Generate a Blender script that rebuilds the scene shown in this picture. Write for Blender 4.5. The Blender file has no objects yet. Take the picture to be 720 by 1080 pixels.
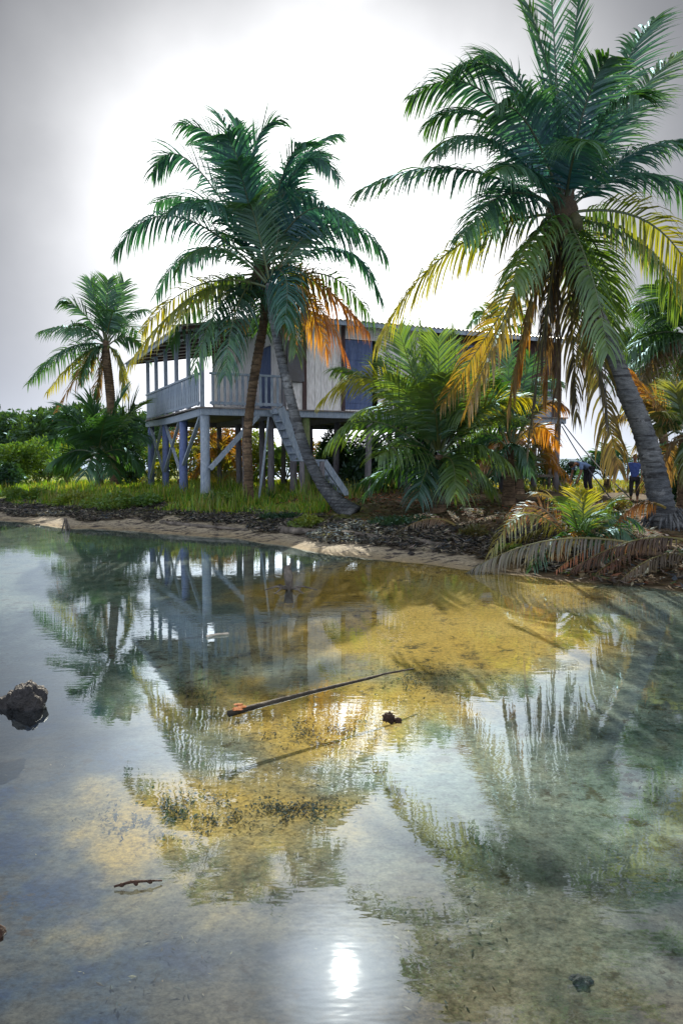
import bpy, math, random
import numpy as np
from mathutils import Vector, Matrix, Quaternion, noise
random.seed(11)
R = math.radians
V = Vector
S = bpy.context.scene
COL = S.collection

# ------------------------------------------------------------------ camera
CAM_Z = 1.6
FPX = 800.0                      # focal length in photo pixels (photo 720 x 1080)
PITCH = math.atan(55 / FPX)
cam = bpy.data.cameras.new('camera')
cam.sensor_fit = 'VERTICAL'; cam.sensor_height = 36; cam.lens = 36 * FPX / 1080
cam.clip_start = 0.05; cam.clip_end = 9000
camo = bpy.data.objects.new('camera', cam); COL.objects.link(camo)
camo.location = (0, 0, CAM_Z); camo.rotation_euler = (math.pi / 2 - PITCH, 0, 0)
S.camera = camo

# ------------------------------------------------------------------ sun + sky
SUN_EL, SUN_AZ = R(35.3), R(0.2)
sund = V((math.sin(SUN_AZ) * math.cos(SUN_EL), math.cos(SUN_AZ) * math.cos(SUN_EL), math.sin(SUN_EL)))
sl = bpy.data.lights.new('sun', 'SUN'); sl.energy = 5.0; sl.angle = R(0.5); sl.color = (1, .9, .74)
so = bpy.data.objects.new('sun', sl); COL.objects.link(so)
so.rotation_euler = (-sund).to_track_quat('-Z', 'Y').to_euler(); so.location = (0, 60, 60)

world = bpy.data.worlds.new('World'); S.world = world; world.use_nodes = True
nt = world.node_tree; N = nt.nodes; L = nt.links; N.clear()
def wn(t, **k):
    n = N.new(t)
    for a, b in k.items(): setattr(n, a, b)
    return n
out = wn('ShaderNodeOutputWorld')
tc = wn('ShaderNodeTexCoord')
nrm = wn('ShaderNodeVectorMath', operation='NORMALIZE'); L.new(tc.outputs['Generated'], nrm.inputs[0])
def wmath(op, a, b=None):
    m = wn('ShaderNodeMath', operation=op)
    for i, v in enumerate((a, b)):
        if v is None: continue
        if isinstance(v, (int, float)): m.inputs[i].default_value = v
        else: L.new(v, m.inputs[i])
    return m.outputs[0]
def wang(d):
    m = wn('ShaderNodeVectorMath', operation='DOT_PRODUCT'); L.new(nrm.outputs[0], m.inputs[0]); m.inputs[1].default_value = d
    return wmath('ARCCOSINE', m.outputs['Value'])
def wramp(v, a, b, c, d):
    m = wn('ShaderNodeMapRange', interpolation_type='SMOOTHSTEP'); L.new(v, m.inputs[0])
    for i, q in enumerate((a, b, c, d)): m.inputs[i + 1].default_value = q
    return m.outputs[0]
gl_el, gl_az = R(13.5), R(-1)
gdir = (math.sin(gl_az) * math.cos(gl_el), math.cos(gl_az) * math.cos(gl_el), math.sin(gl_el))
SKY_BASE, SKY_GLOW, SKY_SUN, SKY_BACK = .03, 1.6, .9, .62
cn = wn('ShaderNodeTexNoise'); L.new(nrm.outputs[0], cn.inputs['Vector']); cn.inputs['Scale'].default_value = 3.2; cn.inputs['Detail'].default_value = 6
ga = wmath('ADD', wang(gdir), wramp(cn.outputs[0], .25, .75, -.025, .025))
gq = wmath('DIVIDE', ga, R(14.8))
glow = wmath('MULTIPLY', wmath('EXPONENT', wmath('MULTIPLY', wmath('MULTIPLY', gq, gq), -1.0)), SKY_GLOW)
sung = wramp(wang(tuple(sund)), R(0.8), R(6), SKY_SUN, 0)
sep = wn('ShaderNodeSeparateXYZ'); L.new(nrm.outputs[0], sep.inputs[0])
back = wramp(sep.outputs[1], .45, -.4, 0, SKY_BACK)  # sky lifted behind the camera, added as ambient fill
tot = wmath('ADD', wmath('ADD', glow, sung), wmath('ADD', back, SKY_BASE))
nz = wn('ShaderNodeTexNoise'); L.new(nrm.outputs[0], nz.inputs['Vector']); nz.inputs['Scale'].default_value = 2.2; nz.inputs['Detail'].default_value = 5
tot = wmath('MULTIPLY', tot, wramp(nz.outputs[0], .3, .7, .90, 1.08))
clc = wn('ShaderNodeCombineColor')
for i, q in enumerate((1.0, 1.0, 1.0)): L.new(wmath('MULTIPLY', tot, q), clc.inputs[i])
bg2 = wn('ShaderNodeBackground'); L.new(clc.outputs[0], bg2.inputs[0]); bg2.inputs[1].default_value = 1.0
sky = wn('ShaderNodeTexSky', sky_type='NISHITA'); sky.sun_disc = False
sky.sun_elevation = SUN_EL; sky.sun_rotation = SUN_AZ; sky.air_density = .25; sky.dust_density = .15; sky.altitude = 3000
hsv = wn('ShaderNodeHueSaturation'); hsv.inputs['Saturation'].default_value = .35; L.new(sky.outputs[0], hsv.inputs['Color'])
bg1 = wn('ShaderNodeBackground'); L.new(hsv.outputs[0], bg1.inputs[0]); bg1.inputs[1].default_value = 0.05
add = wn('ShaderNodeAddShader'); L.new(bg1.outputs[0], add.inputs[0]); L.new(bg2.outputs[0], add.inputs[1])
L.new(add.outputs[0], out.inputs[0])

S.view_settings.view_transform = 'Standard'; S.view_settings.look = 'None'
S.view_settings.exposure = 0.8; S.view_settings.gamma = 1.0; S.view_settings.use_curve_mapping = False
S.cycles.transparent_max_bounces = 12; S.cycles.max_bounces = 6
S.cycles.sample_clamp_indirect = 4

# ------------------------------------------------------------------ pixel <-> place
_F = V((0, math.cos(PITCH), -math.sin(PITCH))); _U = V((0, math.sin(PITCH), math.cos(PITCH)))
def ray(px, py): return _F + V(((px - 360) / FPX, 0, 0)) + _U * ((540 - py) / FPX)
def P(px, py, Y):
    d = ray(px, py); return V((0, 0, CAM_Z)) + d * (Y / d.y)
def G(px, py, z=0.0):
    d = ray(px, py); return V((0, 0, CAM_Z)) + d * ((z - CAM_Z) / d.z)

# ------------------------------------------------------------------ terrain function
_sh = [G(x, y) for x, y in ((-40, 545), (0, 549), (70, 557), (150, 561), (250, 569), (310, 577), (360, 587), (430, 594), (500, 601), (600, 613), (720, 625))]
_sx = np.array([-400, -60, -20, -13] + [p.x for p in _sh] + [6, 10, 16, 40, 400])
_sy = np.array([30, 28, 25, 22.6] + [p.y for p in _sh] + [8.2, 7.2, 6.2, 4, 0])
def shore_s(x, y):
    x = np.asarray(x, float); y = np.asarray(y, float)
    ys = np.interp(x, _sx, _sy) + .10 * np.sin(x * 2.1) + .06 * np.sin(x * 5.3 + 1) + .03 * np.sin(x * 11 + y)
    return (y - ys) * .72
def height(x, y):
    x = np.asarray(x, float); y = np.asarray(y, float)
    s = shore_s(x, y)
    sp = np.maximum(s, 0); sn = np.minimum(s, 0)
    land = .54 * (1 - np.exp(-(sp / 2.0) ** 1.3)) + .03 * np.sin(x * 1.3 + y * .7) * np.minimum(sp, 1) + .02 * np.sin(x * 3.7 - y * 2.9) * np.minimum(sp, 1)
    bed = -.30 * (1 - np.exp(sn / 3.0)) + .02 * np.sin(x * 1.9 + .6) * np.sin(y * 2.3) * np.minimum(-sn, 1)
    h = np.where(s > 0, land, bed)
    yb = np.interp(x, [-400, -14, -5, 400], [90, 80, 42, 40])
    t = np.clip((y - yb) / 6, 0, 1); t = t * t * (3 - 2 * t)
    h = h * (1 - t) - 1.2 * t
    e = np.clip((np.abs(x) - 90) / 20, 0, 1)
    return h * (1 - e) - 1.2 * e
def gz(x, y): return float(height(x, y))
def on_ground(px, py):
    """where the ray through a photo pixel meets the land"""
    d = ray(px, py); o = V((0, 0, CAM_Z)); t = 1.0
    while t < 90:
        q = o + d * t
        if q.z <= gz(q.x, q.y): return q
        t += .02
    return o + d * 90

# ------------------------------------------------------------------ helpers
def tag(o, label=None, cat=None, group=None, kind=None):
    if label: o['label'] = label
    if cat: o['category'] = cat
    if group: o['group'] = group
    if kind: o['kind'] = kind
    return o
def thing(name, loc, label, cat, group=None, rz=0):
    o = bpy.data.objects.new(name, None); COL.objects.link(o)
    o.empty_display_size = .2
    o.location = loc; o.rotation_euler = (0, 0, rz)
    return tag(o, label, cat, group)

class MB:
    def __init__(s): s.v = []; s.f = []; s.c = []
    def add(s, vs, fs, col=None):
        b = len(s.v); s.v += [tuple(q) for q in vs]; s.f += [tuple(i + b for i in f) for f in fs]
        s.c += [col or (1, 1, 1)] * len(vs)
    def box(s, a, b, jit=0, col=None):
        (x0, y0, z0), (x1, y1, z1) = a, b
        vs = [(x, y, z) for z in (z0, z1) for x, y in ((x0, y0), (x1, y0), (x1, y1), (x0, y1))]
        if jit: vs = [(x + random.uniform(-jit, jit), y + random.uniform(-jit, jit), z + random.uniform(-jit, jit)) for x, y, z in vs]
        s.add(vs, [(3, 2, 1, 0), (4, 5, 6, 7), (0, 1, 5, 4), (1, 2, 6, 5), (2, 3, 7, 6), (3, 0, 4, 7)], col)
    def bar(s, a, b, w, h, up=(0, 0, 1)):
        a, b = V(a), V(b); d = (b - a).normalized(); sd = d.cross(V(up))
        if sd.length < 1e-3: sd = d.cross(V((1, 0, 0)))
        sd.normalize(); u = sd.cross(d)
        vs = [e + sd * (i * w / 2) + u * (j * h / 2) for e in (a, b) for i, j in ((-1, -1), (1, -1), (1, 1), (-1, 1))]
        s.add(vs, [(3, 2, 1, 0), (4, 5, 6, 7), (0, 1, 5, 4), (1, 2, 6, 5), (2, 3, 7, 6), (3, 0, 4, 7)])
    def tube(s, pts, rad, n=8, col=None, cap=True, wob=0):
        pts = [V(p) for p in pts]; b = len(s.v); u = None
        for i, p in enumerate(pts):
            d = (pts[min(i + 1, len(pts) - 1)] - pts[max(i - 1, 0)]).normalized()
            if u is None:
                u = d.cross(V((.31, .17, .93)));
                if u.length < .05: u = d.cross(V((1, 0, 0)))
                u.normalize()
            u = (u - d * u.dot(d)).normalized(); w = d.cross(u)
            r = rad[i] if hasattr(rad, '__len__') else rad
            for k in range(n):
                a = 2 * math.pi * k / n; rr = r * (1 + (random.uniform(-wob, wob) if wob else 0))
                s.v.append(tuple(p + u * (math.cos(a) * rr) + w * (math.sin(a) * rr))); s.c.append(col or (1, 1, 1))
        for i in range(len(pts) - 1):
            for k in range(n):
                s.f.append((b + i * n + k, b + i * n + (k + 1) % n, b + (i + 1) * n + (k + 1) % n, b + (i + 1) * n + k))
        if cap:
            s.f.append(tuple(b + k for k in range(n))[::-1]); s.f.append(tuple(b + (len(pts) - 1) * n + k for k in range(n)))
    def blob(s, c, r, seed=0, amp=.25, nu=14, nv=9, fr=1.6):
        c = V(c); vs = []; fs = []
        for j in range(nv + 1):
            th = math.pi * j / nv
            for i in range(nu):
                ph = 2 * math.pi * i / nu
                d = V((math.sin(th) * math.cos(ph), math.sin(th) * math.sin(ph), math.cos(th)))
                k = 1 + amp * noise.noise(d * fr + V((seed * 7.3, seed * 3.1, 0))) * 1.6 + amp * .5 * noise.noise(d * fr * 3 + V((0, seed * 5.1, 0)))
                vs.append(c + V((d.x * r[0], d.y * r[1], d.z * r[2])) * k)
        for j in range(nv):
            for i in range(nu):
                fs.append((j * nu + i, (j + 1) * nu + i, (j + 1) * nu + (i + 1) % nu, j * nu + (i + 1) % nu))
        s.add(vs, fs)
    def build(s, name, m, parent=None, smooth=False, loc=None, colors=False):
        me = bpy.data.meshes.new(name)
        vs = s.v
        if loc is not None: vs = [(x - loc[0], y - loc[1], z - loc[2]) for x, y, z in vs]
        me.from_pydata(vs, [], s.f); me.materials.append(m)
        if smooth: me.polygons.foreach_set('use_smooth', [True] * len(me.polygons))
        if colors:
            at = me.color_attributes.new('Col', 'FLOAT_COLOR', 'POINT')
            at.data.foreach_set('color', np.hstack([np.array(s.c, float), np.ones((len(s.c), 1))]).ravel())
        me.update()
        o = bpy.data.objects.new(name, me); COL.objects.link(o)
        if loc is not None: o.location = loc
        if parent: o.parent = parent
        return o

def smoothpath(pts, n):
    """Catmull-Rom through pts, n samples; pts may carry extra numbers (radius)"""
    A = np.array([tuple(p) for p in pts], float); k = len(A); out = []
    for i in range(n):
        t = i / (n - 1) * (k - 1); j = min(int(t), k - 2); f = t - j
        p0, p1, p2, p3 = A[max(j - 1, 0)], A[j], A[j + 1], A[min(j + 2, k - 1)]
        out.append(.5 * (2 * p1 + (p2 - p0) * f + (2 * p0 - 5 * p1 + 4 * p2 - p3) * f * f + (3 * p1 - p0 - 3 * p2 + p3) * f ** 3))
    return out

# ------------------------------------------------------------------ materials
class MT:
    def __init__(s, name):
        s.m = bpy.data.materials.new(name); s.m.use_nodes = True; s.t = s.m.node_tree; s.t.nodes.clear()
        s.out = s.n('ShaderNodeOutputMaterial')
    def n(s, t, **k):
        x = s.t.nodes.new(t)
        for a, b in k.items():
            if a.startswith('i_'): x.inputs[int(a[2:])].default_value = b
            else: setattr(x, a, b)
        return x
    def l(s, a, b): s.t.links.new(a, b)
    def noise(s, scale, detail=5, vec=None, rough=.55, stretch=None):
        tcn = s.n('ShaderNodeTexCoord'); v = vec or tcn.outputs['Object']
        if stretch:
            mp = s.n('ShaderNodeMapping'); mp.inputs['Scale'].default_value = stretch; s.l(v, mp.inputs[0]); v = mp.outputs[0]
        q = s.n('ShaderNodeTexNoise'); s.l(v, q.inputs['Vector']); q.inputs['Scale'].default_value = scale; q.inputs['Detail'].default_value = detail; q.inputs['Roughness'].default_value = rough
        return q.outputs['Fac']
    def ramp(s, fac, stops):
        r = s.n('ShaderNodeValToRGB'); s.l(fac, r.inputs[0]); e = r.color_ramp.elements
        while len(e) > 1: e.remove(e[-1])
        e[0].position = stops[0][0]; e[0].color = (*stops[0][1], 1)
        for p, c in stops[1:]:
            q = e.new(p); q.color = (*c, 1)
        return r.outputs[0]
    def mix(s, f, a, b, mode='MIX'):
        x = s.n('ShaderNodeMix', data_type='RGBA', blend_type=mode)
        for i, v in ((0, f), (6, a), (7, b)):
            if isinstance(v, (int, float)): x.inputs[i].default_value = v
            elif isinstance(v, tuple): x.inputs[i].default_value = (*v, 1)
            else: s.l(v, x.inputs[i])
        return x.outputs[2]
    def maprange(s, v, a, b, c=0, d=1):
        x = s.n('ShaderNodeMapRange', interpolation_type='SMOOTHSTEP'); s.l(v, x.inputs[0])
        for i, q in enumerate((a, b, c, d)): x.inputs[i + 1].default_value = q
        return x.outputs[0]
    def bump(s, h, st=.5, dist=.02):
        b = s.n('ShaderNodeBump'); b.inputs['Strength'].default_value = st; b.inputs['Distance'].default_value = dist; s.l(h, b.inputs['Height']); return b.outputs[0]
    def finish(s, col, rough=.8, normal=None, spec=.3, metal=0):
        p = s.n('ShaderNodeBsdfPrincipled')
        if isinstance(col, tuple): p.inputs['Base Color'].default_value = (*col, 1)
        else: s.l(col, p.inputs['Base Color'])
        if isinstance(rough, (int, float)): p.inputs['Roughness'].default_value = rough
        else: s.l(rough, p.inputs['Roughness'])
        p.inputs['Specular IOR Level'].default_value = spec; p.inputs['Metallic'].default_value = metal
        if normal: s.l(normal, p.inputs['Normal'])
        s.l(p.outputs[0], s.out.inputs[0]); return s.m

def simple(name, c1, c2, scale=4, rough=.85, bst=.4, dist=.02, stretch=None, c3=None, spec=.25, metal=0):
    m = MT(name); f = m.noise(scale, 6, stretch=stretch); f2 = m.noise(scale * 5.3, 4, stretch=stretch)
    st = [(.35, c1), (.65, c2)]
    if c3: st = [(.3, c1), (.55, c2), (.72, c3)]
    col = m.ramp(f, st)
    g = m.ramp(f2, [(.3, (.68, .68, .68)), (.7, (1.15, 1.15, 1.15))])
    col = m.mix(1.0, col, g, 'MULTIPLY')
    return m.finish(col, rough, m.bump(f2, bst, dist), spec, metal)

def leaf_material(name, trans=.54, gloss=.085, rough=.5):
    m = MT(name)
    a = m.n('ShaderNodeAttribute', attribute_name='Col')
    hs = m.ramp(m.noise(3.0, 3), [(.3, (.8, .86, .85)), (.7, (1.15, 1.12, 1.0))])
    col = m.mix(1.0, a.outputs['Color'], hs, 'MULTIPLY')
    d = m.n('ShaderNodeBsdfDiffuse'); m.l(col, d.inputs[0])
    t = m.n('ShaderNodeBsdfTranslucent'); m.l(m.mix(1.0, col, (1.4, 1.42, .55), 'MULTIPLY'), t.inputs[0])
    mx = m.n('ShaderNodeMixShader'); mx.inputs[0].default_value = trans; m.l(d.outputs[0], mx.inputs[1]); m.l(t.outputs[0], mx.inputs[2])
    g = m.n('ShaderNodeBsdfGlossy'); g.inputs['Roughness'].default_value = rough; g.inputs[0].default_value = (.55, .82, 1, 1)  # bluish gloss colour imitates sun flare on the leaves
    m2 = m.n('ShaderNodeMixShader'); m2.inputs[0].default_value = gloss; m.l(mx.outputs[0], m2.inputs[1]); m.l(g.outputs[0], m2.inputs[2])
    m.l(m2.outputs[0], m.out.inputs[0]); return m.m

M = {}
M['leaf'] = leaf_material('palm leaf')
M['dryleaf'] = leaf_material('dry palm leaf', .3, .02, .6)
M['shrub'] = leaf_material('shrub leaf', .4, .05, .45)
M['grassb'] = leaf_material('grass blade', .45, .03, .5)
M['litter'] = leaf_material('dry leaf', .2, .03, .6)
def bark(name, c1, c2, c3):
    m = MT(name); f = m.noise(1.6, 7, rough=.7); f2 = m.noise(9, 6, rough=.7, stretch=(1, 1, 2.5)); rg = m.noise(5.5, 4, stretch=(.35, .35, 3.2))
    col = m.mix(m.maprange(f, .42, .60), c1, c2); col = m.mix(m.maprange(rg, .50, .60, 0, .8), col, c3)
    col = m.mix(m.maprange(m.noise(3.1, 8, rough=.75), .56, .64, 0, .75), col, tuple(min(q * 1.5, 1) for q in c2))
    col = m.mix(1.0, col, m.ramp(f2, [(.3, (.55, .55, .55)), (.7, (1.3, 1.3, 1.3))]), 'MULTIPLY')
    return m.finish(col, .92, m.bump(f2, .9, .05), .2)
M['trunk'] = bark('palm bark', (.11, .08, .058), (.20, .145, .105), (.055, .042, .035))
M['trunkblue'] = bark('grey palm bark', (.075, .088, .11), (.145, .16, .185), (.035, .038, .046))
M['nut'] = simple('coconut husk', (.04, .05, .035), (.09, .085, .04), 5, .6)
M['fibre'] = simple('palm fibre', (.055, .045, .04), (.10, .075, .055), 9, .95, .8, .03)
M['white'] = simple('white weathered boards', (.72, .73, .82), (.82, .83, .90), 2.5, .8, .3, .01, (3, 3, .35), (.42, .42, .47))
M['bluepaint'] = simple('blue grey painted timber', (.20, .27, .40), (.31, .38, .50), 3, .75, .4, .01, (4, 4, .7), (.13, .17, .25))
M['darkwood'] = simple('weathered dark timber', (.10, .10, .13), (.19, .19, .23), 4, .9, .5, .015, (4, 4, .6), (.07, .06, .06))
M['postblue'] = simple('blue painted post', (.08, .12, .30), (.13, .18, .38), 3, .8, .4, .012, (4, 4, .8), (.10, .12, .2))
M['mossy'] = simple('mossy post', (.12, .18, .07), (.18, .2, .12), 3, .9, .5, .02, (4, 4, .8))
M['brown'] = simple('red brown boards', (.06, .045, .055), (.10, .065, .07), 3, .85, .4, .01, (3, 3, .7), (.045, .04, .05))
M['floorb'] = simple('deck boards', (.16, .15, .16), (.26, .25, .27), 3, .9, .4, .01, (1, 6, 1))
M['tin'] = simple('corrugated tin', (.42, .46, .47), (.58, .61, .62), 1.3, .45, .2, .01, None, (.33, .26, .22), .5, .5)
M['glassdark'] = simple('dark window', (.015, .02, .035), (.03, .04, .07), 2, .25, .05, .002, None, None, .5)
M['blueshut'] = simple('blue shutter', (.07, .11, .26), (.12, .17, .34), 3, .7, .3, .01, (4, 4, .7))
M['rock'] = simple('dark wet rock', (.012, .013, .018), (.035, .036, .045), 7, .6, 1.0, .05, None, (.022, .02, .02), .4)
M['stone'] = simple('sunken stone', (.055, .065, .085), (.13, .14, .155), 9, .9, .8, .03)
M['drift'] = simple('driftwood', (.06, .055, .055), (.14, .13, .125), 6, .9, .8, .02, None, (.22, .20, .19))
M['darklog'] = simple('waterlogged wood', (.022, .02, .018), (.05, .045, .04), 7, .7, .7, .02)
M['husk'] = simple('wet husk', (.03, .018, .014), (.06, .032, .024), 12, .7, .8, .02)
M['pale'] = simple('pale driftwood', (.45, .42, .38), (.6, .57, .52), 8, .85, .5, .01)
M['rope'] = simple('dark rope', (.05, .06, .08), (.1, .11, .14), 20, .9)
M['skin'] = simple('skin', (.22, .11, .07), (.27, .145, .09), 6, .55, .05, .002)
M['hair'] = simple('black hair', (.012, .01, .01), (.03, .025, .02), 30, .5)
M['shirt'] = simple('blue cotton shirt', (.05, .09, .34), (.08, .13, .42), 9, .9, .3, .01)
M['shirt2'] = simple('pale blue shirt', (.12, .20, .40), (.18, .27, .48), 9, .9, .3, .01)
M['shorts'] = simple('dark trousers', (.02, .02, .03), (.045, .045, .06), 9, .9, .3, .01)
M['stem'] = simple('plant stem', (.12, .10, .06), (.2, .17, .1), 8, .9)
M['far'] = simple('far wooded shore', (.10, .15, .22), (.14, .2, .26), .02, 1)

# ------------------------------------------------------------------ ground: one sheet to the horizon
def axis(lo, hi, step, far):
    a = list(np.arange(lo, hi + 1e-6, step)); d = step; x = hi
    up = []
    while x < far: d *= 1.28; x += d; up.append(x)
    d = step; x = lo; dn = []
    while x > -far: d *= 1.28; x -= d; dn.append(x)
    return np.array(dn[::-1] + a + up)
gx = axis(-13, 11, .13, 4200); gy = axis(1, 27, .13, 4200)
XX, YY = np.meshgrid(gx, gy); HH = height(XX, YY); SS = shore_s(XX, YY)
rng = np.random.default_rng(5)
fine = (np.abs(XX) < 14) & (YY > 0) & (YY < 28)
HH = HH + np.where(fine & (SS > .15), rng.normal(0, .010, XX.shape), 0)
nxv, nyv = len(gx), len(gy)
idx = np.arange(nxv * nyv).reshape(nyv, nxv)
faces = np.stack([idx[:-1, :-1], idx[:-1, 1:], idx[1:, 1:], idx[1:, :-1]], -1).reshape(-1, 4)
me = bpy.data.meshes.new('ground'); me.from_pydata(np.stack([XX, YY, HH], -1).reshape(-1, 3).tolist(), [], faces.tolist())
me.polygons.foreach_set('use_smooth', [True] * len(me.polygons))
at = me.attributes.new('shore', 'FLOAT', 'POINT'); at.data.foreach_set('value', np.clip(SS, -60, 60).ravel())
m = MT('ground')
a = m.n('ShaderNodeAttribute', attribute_name='shore'); s_ = a.outputs['Fac']
big = m.noise(.55, 5); mid = m.noise(2.3, 7, rough=.65); small = m.noise(16, 4); grit = m.noise(70, 3)
sj = m.n('ShaderNodeMath', operation='MULTIPLY_ADD'); m.l(mid, sj.inputs[0]); sj.inputs[1].default_value = 1.6; m.l(s_, sj.inputs[2])   # shore + noise
# lagoon bed
bed = m.ramp(big, [(.30, (.38, .26, .06)), (.45, (.58, .40, .085)), (.6, (.64, .47, .14)), (.75, (.50, .38, .15))])
tcg = m.n('ShaderNodeTexCoord'); sx = m.n('ShaderNodeSeparateXYZ'); m.l(tcg.outputs['Object'], sx.inputs[0])
teal_shade = m.ramp(mid, [(.30, (.08, .12, .115)), (.45, (.16, .22, .21)), (.6, (.25, .30, .26)), (.75, (.14, .17, .15))])  # teal of the shaded water, painted into the bed colour
nj = m.n('ShaderNodeMath', operation='MULTIPLY_ADD'); m.l(m.noise(1.1, 6, rough=.62), nj.inputs[0]); nj.inputs[1].default_value = 2.4; nj.inputs[2].default_value = -1.2
gm_ = None
for (wx, wy, ax, wr_) in ((1.1, 10.2, .8, 1.9), (1.0, 7.9, .85, 1.5), (-.1, 5.6, .8, .75), (-.75, 3.75, .9, .55)):       # sunlit gold sand in discs, shaded teal around, both painted into the bed
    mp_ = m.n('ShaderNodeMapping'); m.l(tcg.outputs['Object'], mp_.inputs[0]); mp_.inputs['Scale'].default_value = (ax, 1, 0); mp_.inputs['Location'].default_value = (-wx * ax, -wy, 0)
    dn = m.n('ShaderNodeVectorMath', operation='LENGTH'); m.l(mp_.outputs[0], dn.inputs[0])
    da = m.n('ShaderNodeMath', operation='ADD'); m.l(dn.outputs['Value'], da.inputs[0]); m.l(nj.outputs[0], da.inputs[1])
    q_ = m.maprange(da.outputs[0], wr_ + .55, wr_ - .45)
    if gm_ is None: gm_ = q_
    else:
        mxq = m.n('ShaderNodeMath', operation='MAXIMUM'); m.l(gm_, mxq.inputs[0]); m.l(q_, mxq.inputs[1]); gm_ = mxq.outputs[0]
bed = m.mix(gm_, teal_shade, bed)
alg = m.maprange(mid, .57, .70, 0, .7)
bed = m.mix(alg, bed, (.085, .065, .03))
blot = m.maprange(m.noise(4.5, 8, rough=.75), .57, .70, 0, .75)
bed = m.mix(blot, bed, (.06, .05, .035))
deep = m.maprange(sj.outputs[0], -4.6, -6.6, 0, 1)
silt_sky = m.ramp(m.noise(1.7, 6, rough=.62), [(.40, (.008, .028, .085)), (.45, (.03, .05, .085)), (.52, (.06, .065, .07)), (.7, (.10, .09, .07))])  # blue stops paint sky reflections into the silt colour
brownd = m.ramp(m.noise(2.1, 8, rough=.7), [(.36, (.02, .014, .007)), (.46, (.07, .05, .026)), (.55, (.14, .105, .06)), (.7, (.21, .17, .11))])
silt_sky = m.mix(m.maprange(sx.outputs[0], -.9, .3), silt_sky, brownd)
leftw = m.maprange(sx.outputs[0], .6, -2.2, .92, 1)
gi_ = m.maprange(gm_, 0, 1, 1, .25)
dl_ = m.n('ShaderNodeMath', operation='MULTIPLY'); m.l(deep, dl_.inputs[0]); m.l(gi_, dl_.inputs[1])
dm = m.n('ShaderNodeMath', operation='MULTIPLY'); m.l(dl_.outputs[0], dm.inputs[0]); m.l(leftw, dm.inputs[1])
bed = m.mix(dm.outputs[0], bed, silt_sky)
fleck = m.noise(26, 9, rough=.75)
bed = m.mix(1.0, bed, m.ramp(fleck, [(.36, (.45, .43, .40)), (.48, (.95, .95, .95)), (.62, (1.2, 1.2, 1.18))]), 'MULTIPLY')
clump = m.noise(7.5, 9, rough=.72)
patchy = m.n('ShaderNodeMath', operation='MULTIPLY'); m.l(m.maprange(clump, .54, .62, 0, .85), patchy.inputs[0]); m.l(m.maprange(m.noise(.8, 4), .44, .58), patchy.inputs[1])
bed = m.mix(patchy.outputs[0], bed, (.045, .032, .016))
# beach, litter soil, turf
sand = m.ramp(small, [(.3, (.20, .18, .15)), (.55, (.31, .28, .225)), (.75, (.42, .39, .32))])
wet = m.maprange(s_, .05, .5, .55, 0); sand = m.mix(wet, sand, (.26, .205, .12))
wr = m.maprange(m.noise(3.2, 8, rough=.75, stretch=(1, 2.2, 1)), .50, .58, 0, 1)
wadd = m.maprange(sx.outputs[0], -2.6, -1.2, .45, 0); wsum = m.n('ShaderNodeMath', operation='ADD'); m.l(sj.outputs[0], wsum.inputs[0]); m.l(wadd, wsum.inputs[1])
wband = m.maprange(wsum.outputs[0], .8, 1.1, 0, 1)
wm = m.n('ShaderNodeMath', operation='MULTIPLY'); m.l(wr, wm.inputs[0]); m.l(wband, wm.inputs[1])
sand = m.mix(wm.outputs[0], sand, (.05, .045, .05))
soil = m.ramp(mid, [(.3, (.035, .028, .02)), (.5, (.07, .052, .034)), (.64, (.13, .10, .055)), (.8, (.06, .09, .025))])
turf = m.ramp(mid, [(.3, (.05, .10, .02)), (.5, (.12, .17, .03)), (.7, (.25, .24, .06))])
right = m.maprange(sx.outputs[0], -1.2, 1.5, 0, 1)
back = m.maprange(sx.outputs[1], 26, 29, 0, 1)
rm = m.n('ShaderNodeMath', operation='SUBTRACT', use_clamp=True); m.l(right, rm.inputs[0]); m.l(back, rm.inputs[1])
inland = m.mix(rm.outputs[0], turf, soil)
litter_shade = m.maprange(sx.outputs[0], 1.6, 2.6, 0, 1.5)  # dark soil drawn over the sand, for litter and painted bank shade
sq = m.n('ShaderNodeMath', operation='ADD'); m.l(sj.outputs[0], sq.inputs[0]); m.l(litter_shade, sq.inputs[1])
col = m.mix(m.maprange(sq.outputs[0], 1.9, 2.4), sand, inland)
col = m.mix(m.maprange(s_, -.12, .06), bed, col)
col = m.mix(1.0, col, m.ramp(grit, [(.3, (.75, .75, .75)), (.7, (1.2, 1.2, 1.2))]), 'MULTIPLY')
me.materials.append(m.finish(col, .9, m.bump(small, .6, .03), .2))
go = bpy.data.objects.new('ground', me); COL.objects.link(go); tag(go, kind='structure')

# water: one sheet at z = 0 to the horizon
wv = MB(); wv.add([(-4200, -4200, 0), (4200, -4200, 0), (4200, 4200, 0), (-4200, 4200, 0)], [(0, 1, 2, 3)])
m = MT('water')
n1 = m.noise(2.6, 3, stretch=(.55, 1.5, 1)); n2 = m.noise(11, 2, stretch=(.6, 1.4, 1))
am = m.maprange(m.noise(.35, 2), .35, .65, .02, .09)
b1 = m.n('ShaderNodeBump'); b1.inputs['Strength'].default_value = .011; b1.inputs['Distance'].default_value = .06; m.l(n1, b1.inputs['Height'])
b2 = m.n('ShaderNodeBump'); b2.inputs['Distance'].default_value = .008; m.l(n2, b2.inputs['Height']); m.l(b1.outputs[0], b2.inputs['Normal']); m.l(am, b2.inputs['Strength'])
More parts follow.
